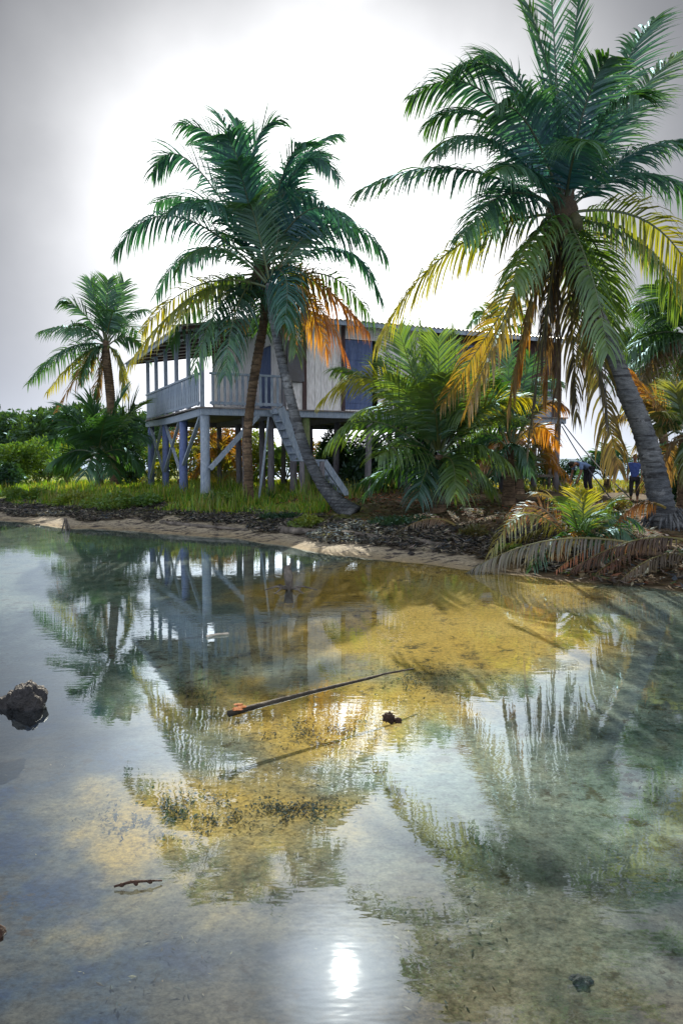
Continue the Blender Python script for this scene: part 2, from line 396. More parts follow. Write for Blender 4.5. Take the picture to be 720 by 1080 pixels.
# Schlick reflectance from |cos|, the same from above and from below
ge = m.n('ShaderNodeNewGeometry'); dp = m.n('ShaderNodeVectorMath', operation='DOT_PRODUCT'); m.l(ge.outputs['Incoming'], dp.inputs[0]); m.l(b1.outputs[0], dp.inputs[1])
def mm(op, a, b=0.0):
    q = m.n('ShaderNodeMath', operation=op)
    for i, v in enumerate((a, b)):
        if isinstance(v, (int, float)): q.inputs[i].default_value = v
        else: m.l(v, q.inputs[i])
    return q.outputs[0]
fr_ = mm('ADD', mm('MULTIPLY', mm('POWER', mm('SUBTRACT', 1.0, mm('MINIMUM', mm('ABSOLUTE', dp.outputs['Value']), 1.0)), 5.0), .98), .02)
tr = m.n('ShaderNodeBsdfTransparent'); tr.inputs[0].default_value = (.93, .97, .965, 1)
gl = m.n('ShaderNodeBsdfGlossy'); gl.inputs['Roughness'].default_value = .014; m.l(b2.outputs[0], gl.inputs['Normal'])
gl.inputs[0].default_value = (.80, .91, 1, 1)
mx = m.n('ShaderNodeMixShader'); fm = m.n('ShaderNodeMath', operation='MULTIPLY_ADD'); m.l(fr_, fm.inputs[0]); fm.inputs[1].default_value = .74; fm.inputs[2].default_value = .26
m.l(fm.outputs[0], mx.inputs[0]); m.l(tr.outputs[0], mx.inputs[1]); m.l(gl.outputs[0], mx.inputs[2])
m.l(mx.outputs[0], m.out.inputs[0])
tag(wv.build('water', m.m), kind='structure')

# low wooded shore far over the sea
fs = MB(); k = 60
vs = []
for i in range(k):
    x = -400 + i * 2600 / (k - 1)
    h = 9 * (.55 + .45 * noise.noise(V((x * .004, 3, 0)))) * min(1, (k - 1 - i) / 8) + .4
    for y, z in ((2000, -1), (2030, h * .8), (2110, h), (2200, -1)): vs.append((x, y, z))
fs.add(vs, [(i * 4 + j, (i + 1) * 4 + j, (i + 1) * 4 + j + 1, i * 4 + j + 1) for i in range(k - 1) for j in range(3)])
tag(fs.build('distant_hills', M['far'], smooth=True), kind='structure')

# ------------------------------------------------------------------ palms
GREEN = (.042, .110, .018); TEAL_FLARE = (.020, .095, .165); LIME = (.12, .19, .03); YEL = (.38, .33, .02); ORG = (.42, .17, .03)  # the teal has blue sun flare painted into the leaf colour
BRN = (.17, .095, .055); GREY = (.19, .165, .15); DK = (.025, .07, .03)
def lerp(a, b, t): return tuple(p + (q - p) * t for p, q in zip(a, b))
def jitc(c, k=.18):
    f = random.uniform(1 - k, 1 + k); return tuple(max(q * f * random.uniform(.93, 1.07), 0) for q in c)

def frond(root, base, P0, P1, P2, ll=.75, n=46, droop=.35, c0=GREEN, c1=GREEN, wid=.042, rad=.032, tilt=0.0, start=.09, name='frond', ragged=.05, mat='leaf'):
    """one pinnate leaf as ONE mesh: curved rachis plus leaflets along both sides"""
    mb = MB(); P0, P1, P2 = V(P0), V(P1), V(P2)
    if tilt == 0: tilt = random.choice((-1, 1)) * random.uniform(.15, .55)
    def at(t): return P0 * (1 - t) ** 2 + P1 * (2 * t * (1 - t)) + P2 * t * t
    def tan(t): return ((P1 - P0) * (1 - t) + (P2 - P1) * t).normalized()
    rc = lerp(c0, (.22, .20, .06), .55)
    mb.tube([at(i / 13) for i in range(14)], [rad * (1 - .88 * i / 13) for i in range(14)], 5, rc)
    chord = P2 - P0
    ref = V((0, 0, 1)); plane_n = chord.cross(P1 - P0)
    side0 = None
    t0 = tan(.3); s = t0.cross(ref)
    if s.length < .45:
        s = plane_n if plane_n.length > 1e-4 else V((1, 0, 0))
    side0 = s.normalized()
    for i in range(n):
        t = start + (1 - start) * (i + .5) / n
        T = tan(t); sd = (side0 - T * side0.dot(T)).normalized()
        if tilt: sd = Quaternion(T, tilt + .5 * tilt * math.sin(t * 5)) @ sd
        upv = sd.cross(T)
        prof = (.55 + .45 * min(1, (t - start) / .16)) * (1 if t < .68 else 1 - .55 * ((t - .68) / .32) ** 1.5)
        for sg in (-1, 1):
            if random.random() < ragged: continue
            Ln = ll * prof * random.uniform(.78, 1.1) * (random.uniform(.35, .8) if random.random() < .09 else 1)
            upz = max(0, T.z); fw = .30 + .85 * t ** 2 + .55 * upz + random.uniform(-.17, .17) + .22 * noise.noise(V((t * 7, P2.x * 3, P2.z * 3)))
            d = (sd * sg + T * fw + upv * random.uniform(-.05, .3)).normalized()
            p = at(t) + T * random.uniform(-.015, .015); seg = Ln / 4
            cc = lerp(c0, c1, min(1, max(0, (t * 1.25 - .2)))); cc = jitc(cc)
            cols = [cc, cc, lerp(cc, c1, .25), lerp(cc, c1, .5)]
            wv_ = (T - d * T.dot(d)).normalized() * (wid / 2)
            # slight roll, so the blades do not all share a plane
            wv_ = Quaternion(d, random.uniform(-.5, .5) * sg + .35 * sg) @ wv_
            b = len(mb.v)
            for j, w in enumerate((.7, 1, .85, .5)):
                mb.v += [tuple(p - wv_ * w), tuple(p + wv_ * w)]; mb.c += [cols[j]] * 2
                dd = droop * (1 - .72 * upz) * (.5 + .9 * j / 3) * random.uniform(.7, 1.3)
                d = (d + V((0, 0, -1)) * dd).normalized(); p = p + d * seg
            mb.v.append(tuple(p)); mb.c.append(lerp(cc, c1, .7))
            mb.f += [(b, b + 1, b + 3, b + 2), (b + 2, b + 3, b + 5, b + 4), (b + 4, b + 5, b + 7, b + 6), (b + 6, b + 7, b + 8)]
    o = mb.build(name, M['dryleaf' if name != 'frond' else mat], root, loc=tuple(base) if root else None, colors=True)
    if root: o.location = (0, 0, 0)
    return o

def rel(o, base):
    return o
def trunk(root, base, pts, mat, name='trunk', ring=.085, flare=1.0):
    """pts: (x,y,z,r) world"""
    length = sum((V(pts[i + 1][:3]) - V(pts[i][:3])).length for i in range(len(pts) - 1))
    n = max(12, int(length / (ring / 3))); sp = smoothpath(pts, n); mb = MB()
    rad = [p[3] * (1 + (.085 if i % 3 == 0 else 0) * (.5 + random.random()) + .03 * noise.noise(V((i * .21, base[0], 0)))) for i, p in enumerate(sp)]
    mb.tube([p[:3] for p in sp], rad, 14, wob=.015)
    o = mb.build(name, mat, root, smooth=True, loc=tuple(base)); o.location = (0, 0, 0); return o
def tips(C, D, lst, root, base, defaults, twin=0):
    lst = list(lst)
    for i, e in enumerate(lst[:]):
        if random.random() < twin and e[1] > C[1] - 90:
            L_ = math.hypot(e[0] - C[0], e[1] - C[1]); j = lambda k: random.uniform(-k, k) * L_ * .8
            lst.append((e[0] + j(.17), e[1] + j(.17), e[2] + j(.07), e[3] + j(.08), -e[4] * random.uniform(.4, 1.5) + random.uniform(-.3, .3), *e[5:]))
    for e in lst:
        tx, ty, mx_, my, dd = e[:5]; k = dict(defaults); k.update(e[5] if len(e) > 5 else {})
        P0 = P(C[0], C[1], D)
        cx, cy = 2 * mx_ - .5 * C[0] - .5 * tx, 2 * my - .5 * C[1] - .5 * ty
        dr = V((tx - C[0], 0, C[1] - ty)); dr.normalize()
        P0 = P0 + V((dr.x * .10, .08 if dd > 0 else -.08, dr.z * .12))
        frond(root, base, P0, P(cx, cy, D + dd * .55), P(tx, ty, D + dd), **k)
def random_fronds(C3, n, root, base, Lf, els, rnd, **k):
    for i in range(n):
        az = 2 * math.pi * (i + random.uniform(-.3, .3)) / n + rnd; el = R(random.uniform(*els)); Lr = Lf * random.uniform(.85, 1.1)
        h = V((math.cos(az), math.sin(az), 0))
        P1 = V(C3) + (h * math.cos(el) + V((0, 0, 1)) * math.sin(el)) * Lr * .55
        P2 = P1 + (h * math.cos(el - R(62)) + V((0, 0, 1)) * math.sin(el - R(62))) * Lr * .5
        frond(root, base, V(C3) + h * .08, P1, P2, **k)

# ---- big palm on the right
D1 = 12.4; C1 = (592, 222)
b1_ = on_ground(700, 556)
root = thing('coconut_palm', tuple(b1_), 'tallest coconut palm, leaning from the right bank with its thick trunk', 'palm tree', 'coconut palms around the house')
tp = []
for px, py, w in ((705, 572, 52), (700, 552, 40), (690, 500, 33), (676, 450, 29), (655, 400, 27), (640, 360, 25), (622, 318, 23), (604, 270, 22), (594, 228, 24), (591, 205, 16)):
    f = (572 - py) / 367; Y = b1_.y - .05 + f * (D1 - b1_.y)
    q = P(px, py, Y); tp.append((*q, w / 2 / FPX * Y * .72))
trunk(root, b1_, tp, M['trunkblue'])
mb = MB()
for i in range(46):
    a = random.uniform(0, 6.28); rr = .21 * random.uniform(.85, 1.0); rl = random.uniform(.3, .55); d = V((math.cos(a), math.sin(a), 0)); p0 = V((b1_.x + .02, b1_.y - .03, b1_.z)) + d * rr + V((0, 0, random.uniform(.12, .34)))
    e = p0 + d * rl * .5; e.z = gz(e.x, e.y) - .03; mb.tube([p0, p0.lerp(e, .5) + d * .05 + V((0, 0, .03)), e], [.022, .02, .012], 5)
o = mb.build('root', M['trunkblue'], root, True, loc=tuple(b1_)); o.location = (0, 0, 0)
dfl = dict(ll=.88, n=78, droop=.40, c0=TEAL_FLARE, c1=GREEN, wid=.038, rad=.026)
Y1 = dict(c0=GREEN, c1=YEL); HG = dict(droop=.5, c0=GREEN, c1=LIME)
tips(C1, D1, [
 (376, 202, 478, 178, -.4, dict(droop=.42)), (396, 362, 478, 262, -.7, dict(c0=(.06, .11, .03), c1=YEL, droop=.5)),
 (432, 104, 512, 98, .5), (458, 158, 520, 150, -.8), (505, 58, 556, 100, .9),
 (530, -40, 572, 80, .5, dict(droop=.25, ll=.6)), (576, -85, 585, 70, -.2, dict(droop=.2, ll=.55)), (616, -60, 602, 80, .6, dict(droop=.22, ll=.55)), (556, 5, 582, 100, -1.0, dict(droop=.35, ll=.65)), (640, 62, 614, 120, -1.2, dict(droop=.4, ll=.7)), (480, 72, 540, 92, -.3), (450, 132, 516, 126, 1.0), (520, 112, 556, 132, -1.3), (672, 100, 634, 128, -1.3), (524, 180, 556, 180, -1.5), (690, 20, 645, 95, .8),
 (728, 48, 668, 106, .3, dict(c1=LIME)), (748, 148, 668, 162, -.5), (752, 218, 672, 182, .6), (742, 325, 688, 238, -.4, dict(c0=(.06, .11, .03), c1=YEL, droop=.45)),
 (715, 330, 672, 250, .9, HG), (493, 432, 545, 305, -1.2, dict(c0=GREEN, c1=(.30, .18, .03), droop=.4, ll=.8, tilt=.5)),
 (640, 372, 622, 288, -1.5, dict(c0=(.06, .12, .02), c1=LIME, droop=.35, ll=.8, tilt=-.3)),
 (540, 300, 560, 250, -1.7, HG), (648, 330, 628, 258, 1.2, HG), (500, 250, 540, 200, 1.6), (690, 100, 640, 140, 1.7), (560, 130, 575, 150, 2.2), (620, 150, 606, 160, -2.2, dict(droop=.4)),
], root, b1_, dfl, .12)
tips(C1, D1, [
 (536, 436, 560, 315, -.6, dict(c0=(.12, .10, .06), c1=(.2, .13, .06))), (557, 470, 574, 335, -.3, dict(tilt=.4)), (588, 455, 588, 330, .25, dict(c0=(.10, .08, .07), c1=(.12, .085, .07))), (575, 425, 578, 320, .7, dict(c0=(.13, .09, .07), c1=(.2, .11, .06))), (608, 440, 602, 330, .5), (628, 400, 614, 310, .8, dict(c0=(.12, .09, .07), c1=(.16, .10, .07))), (652, 494, 628, 385, -.2, dict(c0=(.10, .11, .03), c1=(.16, .11, .05))), (640, 446, 622, 330, -.9), (545, 400, 566, 305, .9, dict(c0=(.13, .11, .04), c1=(.34, .15, .04))),
], root, b1_, dict(ll=.75, n=60, droop=.8, c0=(.075, .07, .07), c1=(.08, .07, .07), wid=.045, rad=.028, name='dead_frond', ragged=.2), 0)
c3 = P(C1[0], C1[1], D1)
for i in range(7):
    a = i * .9; mb = MB(); q = c3 + V((math.cos(a) * .24, math.sin(a) * .24, -.22 - .09 * (i % 3)))
    mb.blob(q, (.11, .11, .14), i, .08); o = mb.build('coconut', M['nut'], root, True, loc=tuple(b1_)); o.location = (0, 0, 0)
mb = MB(); mb.blob(c3 + V((0, 0, -.05)), (.24, .24, .42), 3, .2); o = mb.build('crown_shaft', M['fibre'], root, True, loc=tuple(b1_)); o.location = (0, 0, 0)

# ---- palm left of centre, brown trunk
D2 = 19.6; C2 = (276, 286)
b2_ = V((P(262, 530, 20.0).x, 20.0, 0)); b2_.z = gz(b2_.x, b2_.y) - .05
root = thing('coconut_palm', tuple(b2_), 'coconut palm with slim brown trunk rising in front of the porch', 'palm tree', 'coconut palms around the house')
tp = []
for px, py, w in ((262, 535, 17), (262, 500, 13), (261, 460, 12.5), (265, 420, 12.5), (271, 380, 13), (278, 340, 12), (279, 312, 12), (277, 290, 13), (276, 270, 8)):
    Y = 20 + (D2 - 20) * (535 - py) / 265; q = P(px, py, Y); tp.append((*q, w / 2 / FPX * Y * .74))
tp[0] = (b2_.x, b2_.y, b2_.z, tp[0][3])
trunk(root, b2_, tp, M['trunk'])
dfl = dict(ll=1.02, n=66, droop=.46, c0=TEAL_FLARE, c1=(.03, .11, .06), wid=.050, rad=.03)
tips(C2, D2, [
 (121, 268, 183, 228, -.5, dict(droop=.5)), (136, 384, 201, 314, -.6, dict(c0=GREEN, c1=YEL, droop=.55)), (160, 185, 203, 172, .4, dict(droop=.4)), (190, 130, 244, 170, -.8), (230, 120, 258, 185, 1.0),
 (297, 126, 266, 168, -.3, dict(droop=.3, ll=.85)), (248, 126, 262, 180, .9, dict(droop=.3, ll=.85)), (356, 142, 308, 184, .3), (358, 190, 316, 176, -.9, dict(droop=.4)), (334, 228, 306, 205, 1.6, dict(droop=.45)),
 (408, 272, 352, 238, -.3, dict(droop=.55)), (402, 318, 358, 262, .8, dict(droop=.5)), (388, 350, 330, 296, -.9, dict(c0=GREEN, c1=(.5, .17, .02), droop=.55)), (205, 392, 232, 322, -1.3, dict(c0=DK, c1=GREEN, droop=.6)), (180, 365, 216, 305, 1.0, dict(c0=DK, c1=GREEN, droop=.55)),
 (165, 310, 212, 262, 1.4, dict(droop=.45)), (238, 395, 250, 325, -1.7, dict(c0=DK, c1=DK, droop=.5)), (215, 215, 240, 225, -2.2), (330, 160, 300, 200, 2.2),
 (212, 152, 246, 188, 1.2), (322, 150, 298, 186, -1.2), (238, 142, 256, 186, -1.4), (346, 168, 310, 190, 1.3), (178, 225, 222, 220, -1.2), (376, 240, 330, 222, 1.1), (250, 170, 262, 215, -2.0), (300, 340, 300, 290, -2.3, dict(droop=.5)),
], root, b2_, dfl, .12)
tips(C2, D2, [(248, 400, 258, 340, .3), (226, 370, 246, 325, .8), (312, 370, 298, 320, .8, dict(c0=(.3, .2, .05), c1=ORG))], root, b2_, dict(ll=.5, n=32, droop=.8, c0=(.10, .09, .06), c1=BRN, wid=.045, rad=.028, name='dead_frond', ragged=.2))
c3 = P(C2[0], C2[1], D2)
for i in range(8):
    a = i * .83; mb = MB(); q = c3 + V((-.30 + math.cos(a) * .22, -.15 + math.sin(a) * .2, -.40 - .12 * (i % 3)))
    mb.blob(q, (.12, .12, .155), i, .08); o = mb.build('coconut', M['nut'], root, True, loc=tuple(b2_)); o.location = (0, 0, 0)
mb = MB(); mb.blob(c3 + V((0, 0, -.1)), (.22, .22, .5), 5, .2); o = mb.build('crown_shaft', M['fibre'], root, True, loc=tuple(b2_)); o.location = (0, 0, 0)

# ---- leaning grey palm crossing it
b3_ = on_ground(366, 541); b3_.z -= .06; D3 = b3_.y + 2.0
root = thing('coconut_palm', tuple(b3_), 'leaning coconut palm with bent blue grey trunk beside the stairs', 'palm tree', 'coconut palms around the house')
tp = []
for px, py, w in ((372, 544, 30), (356, 530, 22), (339, 510, 18.5), (324, 480, 18), (314, 450, 17), (304, 410, 16), (296, 375, 15), (288, 335, 14), (284, 300, 12)):
    Y = b3_.y + 2.0 * (544 - py) / 244; q = P(px, py, Y); tp.append((*q, w / 2 / FPX * Y * (.62 + .2 * max(0, (py - 500) / 44))))
trunk(root, b3_, tp, M['trunkblue'])
tips((285, 300), D3, [
 (366, 378, 330, 318, -.6, dict(c0=(.26, .2, .03), c1=(.55, .17, .02))), (346, 372, 322, 322, .3, dict(c0=LIME, c1=(.5, .2, .02))), (395, 340, 345, 290, .8), (312, 372, 306, 325, -.9, dict(c0=GREEN, c1=LIME)), (150, 350, 210, 300, .8, dict(c0=GREEN, c1=YEL)), (330, 240, 312, 250, 1.2), (232, 250, 252, 255, 1.4), (262, 215, 270, 235, -.8), (300, 195, 296, 225, .9), (370, 235, 330, 240, 1.5), (190, 280, 232, 262, -1.0), (280, 350, 282, 322, 1.6),
], root, b3_, dict(ll=.95, n=54, droop=.5, c0=GREEN, c1=(.05, .12, .04), wid=.042, rad=.03), .1)

# ---- palm at the far left
D4 = 29.5; C4 = (112, 362)
b4_ = V((P(122, 500, 29.5).x, 29.5, 0)); b4_.z = gz(b4_.x, b4_.y) - .05
root = thing('coconut_palm', tuple(b4_), 'small coconut palm standing alone at the left against open sky', 'palm tree', 'coconut palms around the house')
tp = [(*b4_, .2), (*P(119, 450, 29.5), .17), (*P(116, 410, 29.5), .17), (*P(112, 375, 29.5), .16), (*P(112, 358, 29.5), .1)]
trunk(root, b4_, tp, M['trunk'])
tips(C4, D4, [(32, 400, 70, 368, -.5), (42, 350, 74, 346, .6), (66, 318, 86, 328, -.6), (96, 297, 103, 325, .6), (114, 296, 113, 322, -.9), (131, 298, 124, 325, .3), (152, 328, 134, 334, -.4), (50, 414, 84, 376, .9, dict(c1=YEL)), (58, 434, 88, 388, -.8, dict(c0=GREEN, c1=ORG)), (132, 416, 126, 380, -.7, dict(c1=YEL)), (160, 378, 138, 356, .8), (75, 350, 92, 345, -1.8), (145, 350, 130, 345, 1.8), (100, 420, 106, 388, .5, dict(c0=BRN, c1=BRN)), (82, 400, 96, 372, 1.6), (125, 330, 118, 335, -1.7)],
     root, b4_, dict(ll=.95, n=46, droop=.4, c0=(.03, .085, .05), c1=GREEN, wid=.055, rad=.03), .2)

# ---- low palms: fronds rising from a short stem
def low_palm(base, lst, C, D, label, group=None, mat='trunk', stem_r=.13, twin=.45, **k):
    root = thing('young_palm', tuple(base), label, 'young palm', group)
    top = P(C[0], C[1], D)
    if top.z - base[2] > .15:
        trunk(root, base, [(base[0], base[1], base[2] - .05, stem_r * 1.3), (*base.lerp(top, .5), stem_r), (*top, stem_r * .7)], M[mat], 'stem')
    tips(C, D, lst, root, base, k, twin); return root
b5_ = on_ground(462, 541)
low_palm(b5_, [
 (338, 424, 400, 402, -.5, dict(c1=YEL)), (352, 390, 400, 410, .7), (345, 470, 392, 444, -.9), (396, 482, 432, 470, -1.3, dict(c1=LIME)), (385, 520, 430, 482, -.4, dict(c0=DK, c1=GREEN)),
 (405, 368, 436, 420, .6), (432, 362, 450, 420, -.4, dict(c1=LIME)), (420, 348, 440, 410, -.8), (444, 345, 454, 410, .7), (398, 378, 428, 420, .9, dict(c1=LIME)), (462, 356, 462, 415, -.9, dict(c1=LIME)), (514, 398, 492, 425, .4), (524, 425, 500, 440, -.7, dict(c1=LIME)), (478, 352, 470, 420, .3, dict(droop=.12, c0=LIME, c1=LIME)), (488, 440, 482, 432, -.8, dict(c0=LIME, c1=LIME)), (500, 385, 482, 424, .8), (545, 440, 505, 448, .6), (540, 492, 502, 470, -.8, dict(c1=LIME)), (560, 420, 512, 430, -.2, dict(c0=LIME, c1=YEL)),
 (480, 520, 476, 486, -1.1), (440, 525, 452, 490, -1.0, dict(c0=DK, c1=DK)), (520, 520, 494, 485, .8), (415, 405, 440, 430, 1.6), (470, 395, 466, 430, -1.6), (372, 440, 415, 432, 1.2), (455, 400, 458, 430, 1.4)],
 (462, 480), b5_.y + .1, 'bushy young palm on short stem growing in front of the house middle', 'young palms', ll=.8, n=58, droop=.34, c0=GREEN, c1=LIME, wid=.038, rad=.026, twin=.5)
b6_ = V((P(105, 512, 25.5).x, 25.5, 0)); b6_.z = gz(b6_.x, b6_.y)
low_palm(b6_, [(55, 440, 78, 450, -.6), (68, 428, 86, 446, .7), (95, 418, 102, 446, -.4), (130, 412, 118, 442, .5), (150, 425, 130, 446, -.6, dict(c1=LIME)), (154, 460, 132, 458, .4), (150, 495, 130, 475, -.7), (60, 490, 80, 475, -.5), (52, 465, 76, 462, .5), (90, 500, 98, 482, -1), (120, 500, 115, 482, -1.1), (140, 440, 122, 450, 1.3), (80, 450, 92, 455, -1.4), (112, 440, 108, 456, -1.5)],
 (105, 478), 25.5, 'low dark green palm clump left of the blue house posts', 'young palms', ll=1.0, n=44, droop=.3, c0=(.03, .085, .028), c1=(.05, .13, .035), wid=.055, rad=.03)
b7_ = on_ground(612, 582)
low_palm(b7_, [(516, 588, 556, 542, -.5, dict(c0=(.2, .18, .04), c1=(.28, .25, .05))), (532, 560, 566, 534, .3, dict(c0=(.32, .15, .04), c1=ORG)), (570, 520, 590, 536, .5, dict(c0=LIME, c1=(.4, .25, .05))), (612, 520, 614, 540, -.3, dict(c0=GREEN, c1=YEL)), (650, 528, 636, 540, .4, dict(c0=GREEN, c1=LIME)), (668, 578, 648, 556, -.5, dict(c0=DK, c1=GREEN)), (560, 600, 584, 566, -.9, dict(c0=DK, c1=GREEN)), (640, 596, 628, 566, -.9, dict(c0=DK, c1=GREEN)), (676, 556, 648, 546, .3, dict(c0=DK, c1=GREEN)), (655, 560, 636, 552, .8), (585, 590, 595, 564, -.7, dict(c0=(.3, .16, .05), c1=ORG)), (630, 545, 622, 548, -1), (600, 530, 606, 545, 1.1)],
 (610, 574), b7_.y, 'yellowing young palm sprouting on the bank at the foot of the right palm', 'young palms', ll=.42, n=34, droop=.4, c0=GREEN, c1=LIME, wid=.026, rad=.016)

b12_ = on_ground(536, 533)
low_palm(b12_, [(478, 440, 506, 424, -.4, dict(c0=LIME, c1=YEL)), (492, 408, 514, 420, .5), (512, 380, 524, 415, -.5), (536, 366, 536, 410, .6), (560, 376, 550, 412, -.4), (586, 400, 562, 418, .5), (598, 432, 570, 428, -.4, dict(c1=ORG)), (590, 470, 566, 450, .4, dict(c0=(.16, .12, .03), c1=ORG)), (486, 480, 510, 455, .5, dict(c0=DK)), (520, 505, 528, 475, -.7, dict(c0=DK)), (560, 500, 550, 472, -.7, dict(c0=DK)), (548, 400, 542, 425, 1.3), (520, 400, 528, 425, -1.3)],
 (537, 470), b12_.y + .2, 'dark young palm standing before the right end of the house', 'young palms', ll=.6, n=44, droop=.45, c0=(.03, .085, .03), c1=GREEN, wid=.04, rad=.024, twin=.3)
# ---- right edge palms
D8 = 17.5; b8_ = V((P(735, 540, D8).x, D8, 0)); b8_.z = gz(b8_.x, b8_.y)
root = thing('coconut_palm', tuple(b8_), 'palm at the right edge showing only the left half of its crown', 'palm tree', 'coconut palms around the house')
trunk(root, b8_, [(*b8_, .2), (*P(732, 450, D8), .15), (*P(728, 360, D8), .14)], M['trunk'])
tips((728, 352), D8, [(662, 372, 690, 352, -.4), (672, 322, 696, 328, .5), (668, 420, 692, 378, .6, dict(c0=BRN, c1=(.25, .17, .08))), (690, 300, 706, 322, -.6), (735, 290, 732, 322, .4), (770, 320, 750, 330, .3), (790, 370, 762, 350, -.4), (690, 430, 704, 385, -.8, dict(c1=YEL)), (780, 420, 756, 380, .4), (712, 440, 718, 390, .5, dict(c0=BRN, c1=BRN)), (720, 320, 724, 335, -1.5), (745, 400, 736, 370, -1.4), (655, 400, 686, 362, 1.0)],
     root, b8_, dict(ll=.8, n=56, droop=.45, c0=GREEN, c1=(.06, .12, .04), wid=.038, rad=.026), .9)
b9_ = on_ground(722, 545)
low_palm(b9_, [(648, 440, 684, 430, .3, dict(c0=(.2, .16, .07), c1=(.3, .2, .09))), (664, 400, 692, 425, .5, dict(c0=(.3, .2, .08), c1=ORG)), (672, 470, 694, 452, -.3, dict(c0=GREEN, c1=(.3, .2, .05))), (690, 520, 702, 475, -.4, dict(c0=(.2, .13, .07), c1=BRN)), (712, 410, 716, 432, -.3), (750, 420, 738, 436, .3), (760, 470, 742, 455, .2), (735, 505, 728, 475, -.5), (690, 430, 704, 440, 1)],
 (722, 456), b9_.y, 'half dried young palm beside the thick trunk at the right edge', 'young palms', ll=.6, n=46, droop=.45, c0=GREEN, c1=(.2, .2, .05), wid=.032, rad=.02, twin=.95)

D11 = 24.0; b11_ = V((P(705, 525, D11).x, D11, 0)); b11_.z = gz(b11_.x, b11_.y)
root = thing('coconut_palm', tuple(b11_), 'slender palm half hidden behind the thick trunk on the right', 'palm tree', 'coconut palms around the house')
trunk(root, b11_, [(*b11_, .2), (*P(700, 470, D11), .14), (*P(692, 415, D11), .13), (*P(688, 385, D11), .1)], M['trunk'])
tips((688, 384), D11, [(640, 400, 662, 376, -.5), (648, 372, 668, 370, .5), (655, 352, 672, 364, -.3), (676, 335, 682, 358, .5), (700, 336, 696, 358, -.5), (722, 352, 706, 364, .5), (738, 390, 714, 376, -.4), (652, 440, 668, 402, .6, dict(c1=YEL)), (728, 440, 710, 404, .4), (700, 455, 696, 414, -.7, dict(c0=BRN, c1=BRN)), (672, 450, 678, 412, -.8, dict(c1=YEL)), (664, 420, 675, 395, 1.4)],
     root, b11_, dict(ll=.8, n=44, droop=.5, c0=GREEN, c1=(.06, .12, .04), wid=.045, rad=.028), .3)
# ---- palm behind the house, crown just over the roof
D10 = 33; b10_ = V((P(592, 512, D10).x, D10, 0)); b10_.z = gz(b10_.x, b10_.y)
root = thing('coconut_palm', tuple(b10_), 'palm behind the house whose fronds peep over the tin roof', 'palm tree', 'coconut palms around the house')
trunk(root, b10_, [(*b10_, .3), (*P(578, 480, D10), .24), (*P(566, 440, D10), .2), (*P(545, 390, D10), .18), (*P(528, 350, D10), .16)], M['trunk'])
tips((527, 346), D10, [(492, 346, 508, 334, -.5), (500, 330, 512, 330, .4), (560, 340, 545, 330, .6), (520, 322, 524, 332, -.4), (548, 325, 538, 332, .3), (490, 370, 506, 350, .4), (570, 365, 550, 346, -.5), (540, 390, 534, 362, -1), (512, 392, 518, 366, 1)], root, b10_, dict(ll=.8, n=28, droop=.4, c0=GREEN, c1=LIME, wid=.065, rad=.035))

# ------------------------------------------------------------------ house on stilts
HX, HY, HZ = -3.83, 21.1, .5
HA = math.atan(.46)
house = thing('stilt_house', (HX, HY, HZ), 'white and blue grey wooden house raised on stilts with a tin roof and corner porch', 'house', rz=HA)
hc, hs_ = math.cos(HA), math.sin(HA)
def hw(u, v): return HX + u * hc - v * hs_, HY + u * hs_ + v * hc
def part(mb, name, mat, parent=house, smooth=False): return mb.build(name, M[mat], parent, smooth)
LU, LV = 12.6, 8.0
ZD0, ZD1 = 2.34, 2.56          # beam bottom / deck top (local z)
ZE = 5.15                      # eave
# stilts
def stilt(u, v, w, mat, lean=0):
    x, y = hw(u, v); mb = MB(); z0 = gz(x, y) - HZ - .15
    pts = [(u + lean, v, z0), (u + lean * .5, v, 1.2), (u, v, ZD0)]
    mb.tube([pts[0], V(pts[0]).lerp(V(pts[1]), .5), pts[1], pts[2]], [w * .55, w * .52, w * .5, w * .5], 10, wob=.04); part(mb, 'stilt', mat, smooth=True)
for u, v, w, mt_ in ((.08, .08, .27, 'bluepaint'), (.08, 2.65, .26, 'postblue'), (.08, 5.3, .23, 'postblue'), (.08, 7.9, .24, 'postblue'),
                  (1.3, .3, .17, 'darkwood'), (2.15, .5, .19, 'darkwood'), (2.7, .1, .20, 'darkwood'), (3.1, .1, .24, 'mossy')):
    stilt(u, v, w, mt_, random.uniform(-.04, .04))
for u in (2.6, 5.3, 6.6, 7.8, 9.0, 10.2, 11.4, 12.5):
    for v in (.1, 2.65, 5.3, 7.9):
        if u in (6.6, 9.0, 11.4) and v in (2.65, 7.9): continue
        if u == 2.6 and v == .1: continue
        stilt(u + random.uniform(-.1, .1), v, random.uniform(.17, .22), 'darkwood', random.uniform(-.08, .08))
# beams
mb = MB(); mb.box((-.06, -.08, ZD0), (LU + .1, .06, ZD0 + .19)); part(mb, 'front_beam', 'bluepaint')
mb = MB(); sag = [(-.02, v, ZD0 + .08 - .05 * math.sin(math.pi * min(1, v / 8))) for v in np.linspace(.062, 8.1, 12)]
for i in range(11): mb.bar(sag[i], sag[i + 1], .12, .2)
part(mb, 'side_beam', 'bluepaint')
mb = MB(); mb.box((.05, 7.9, ZD0), (LU + .1, 8.05, ZD0 + .18)); part(mb, 'rear_beam', 'darkwood')
for u in (2.6, 5.3, 7.8, 10.2, 12.5):
    mb = MB(); mb.box((u - .06, .07, ZD0 + .005), (u + .06, 7.89, ZD0 + .18)); part(mb, 'joist', 'darkwood')
# deck floor
mb = MB()
for i in range(56):
    v0 = -.14 + i * .148; mb.box((-.16 + random.uniform(-.02, .02), v0, ZD1 - .042), (LU + .15, v0 + .14, ZD1 + random.uniform(-.004, .004)))
part(mb, 'deck_floor', 'floorb')
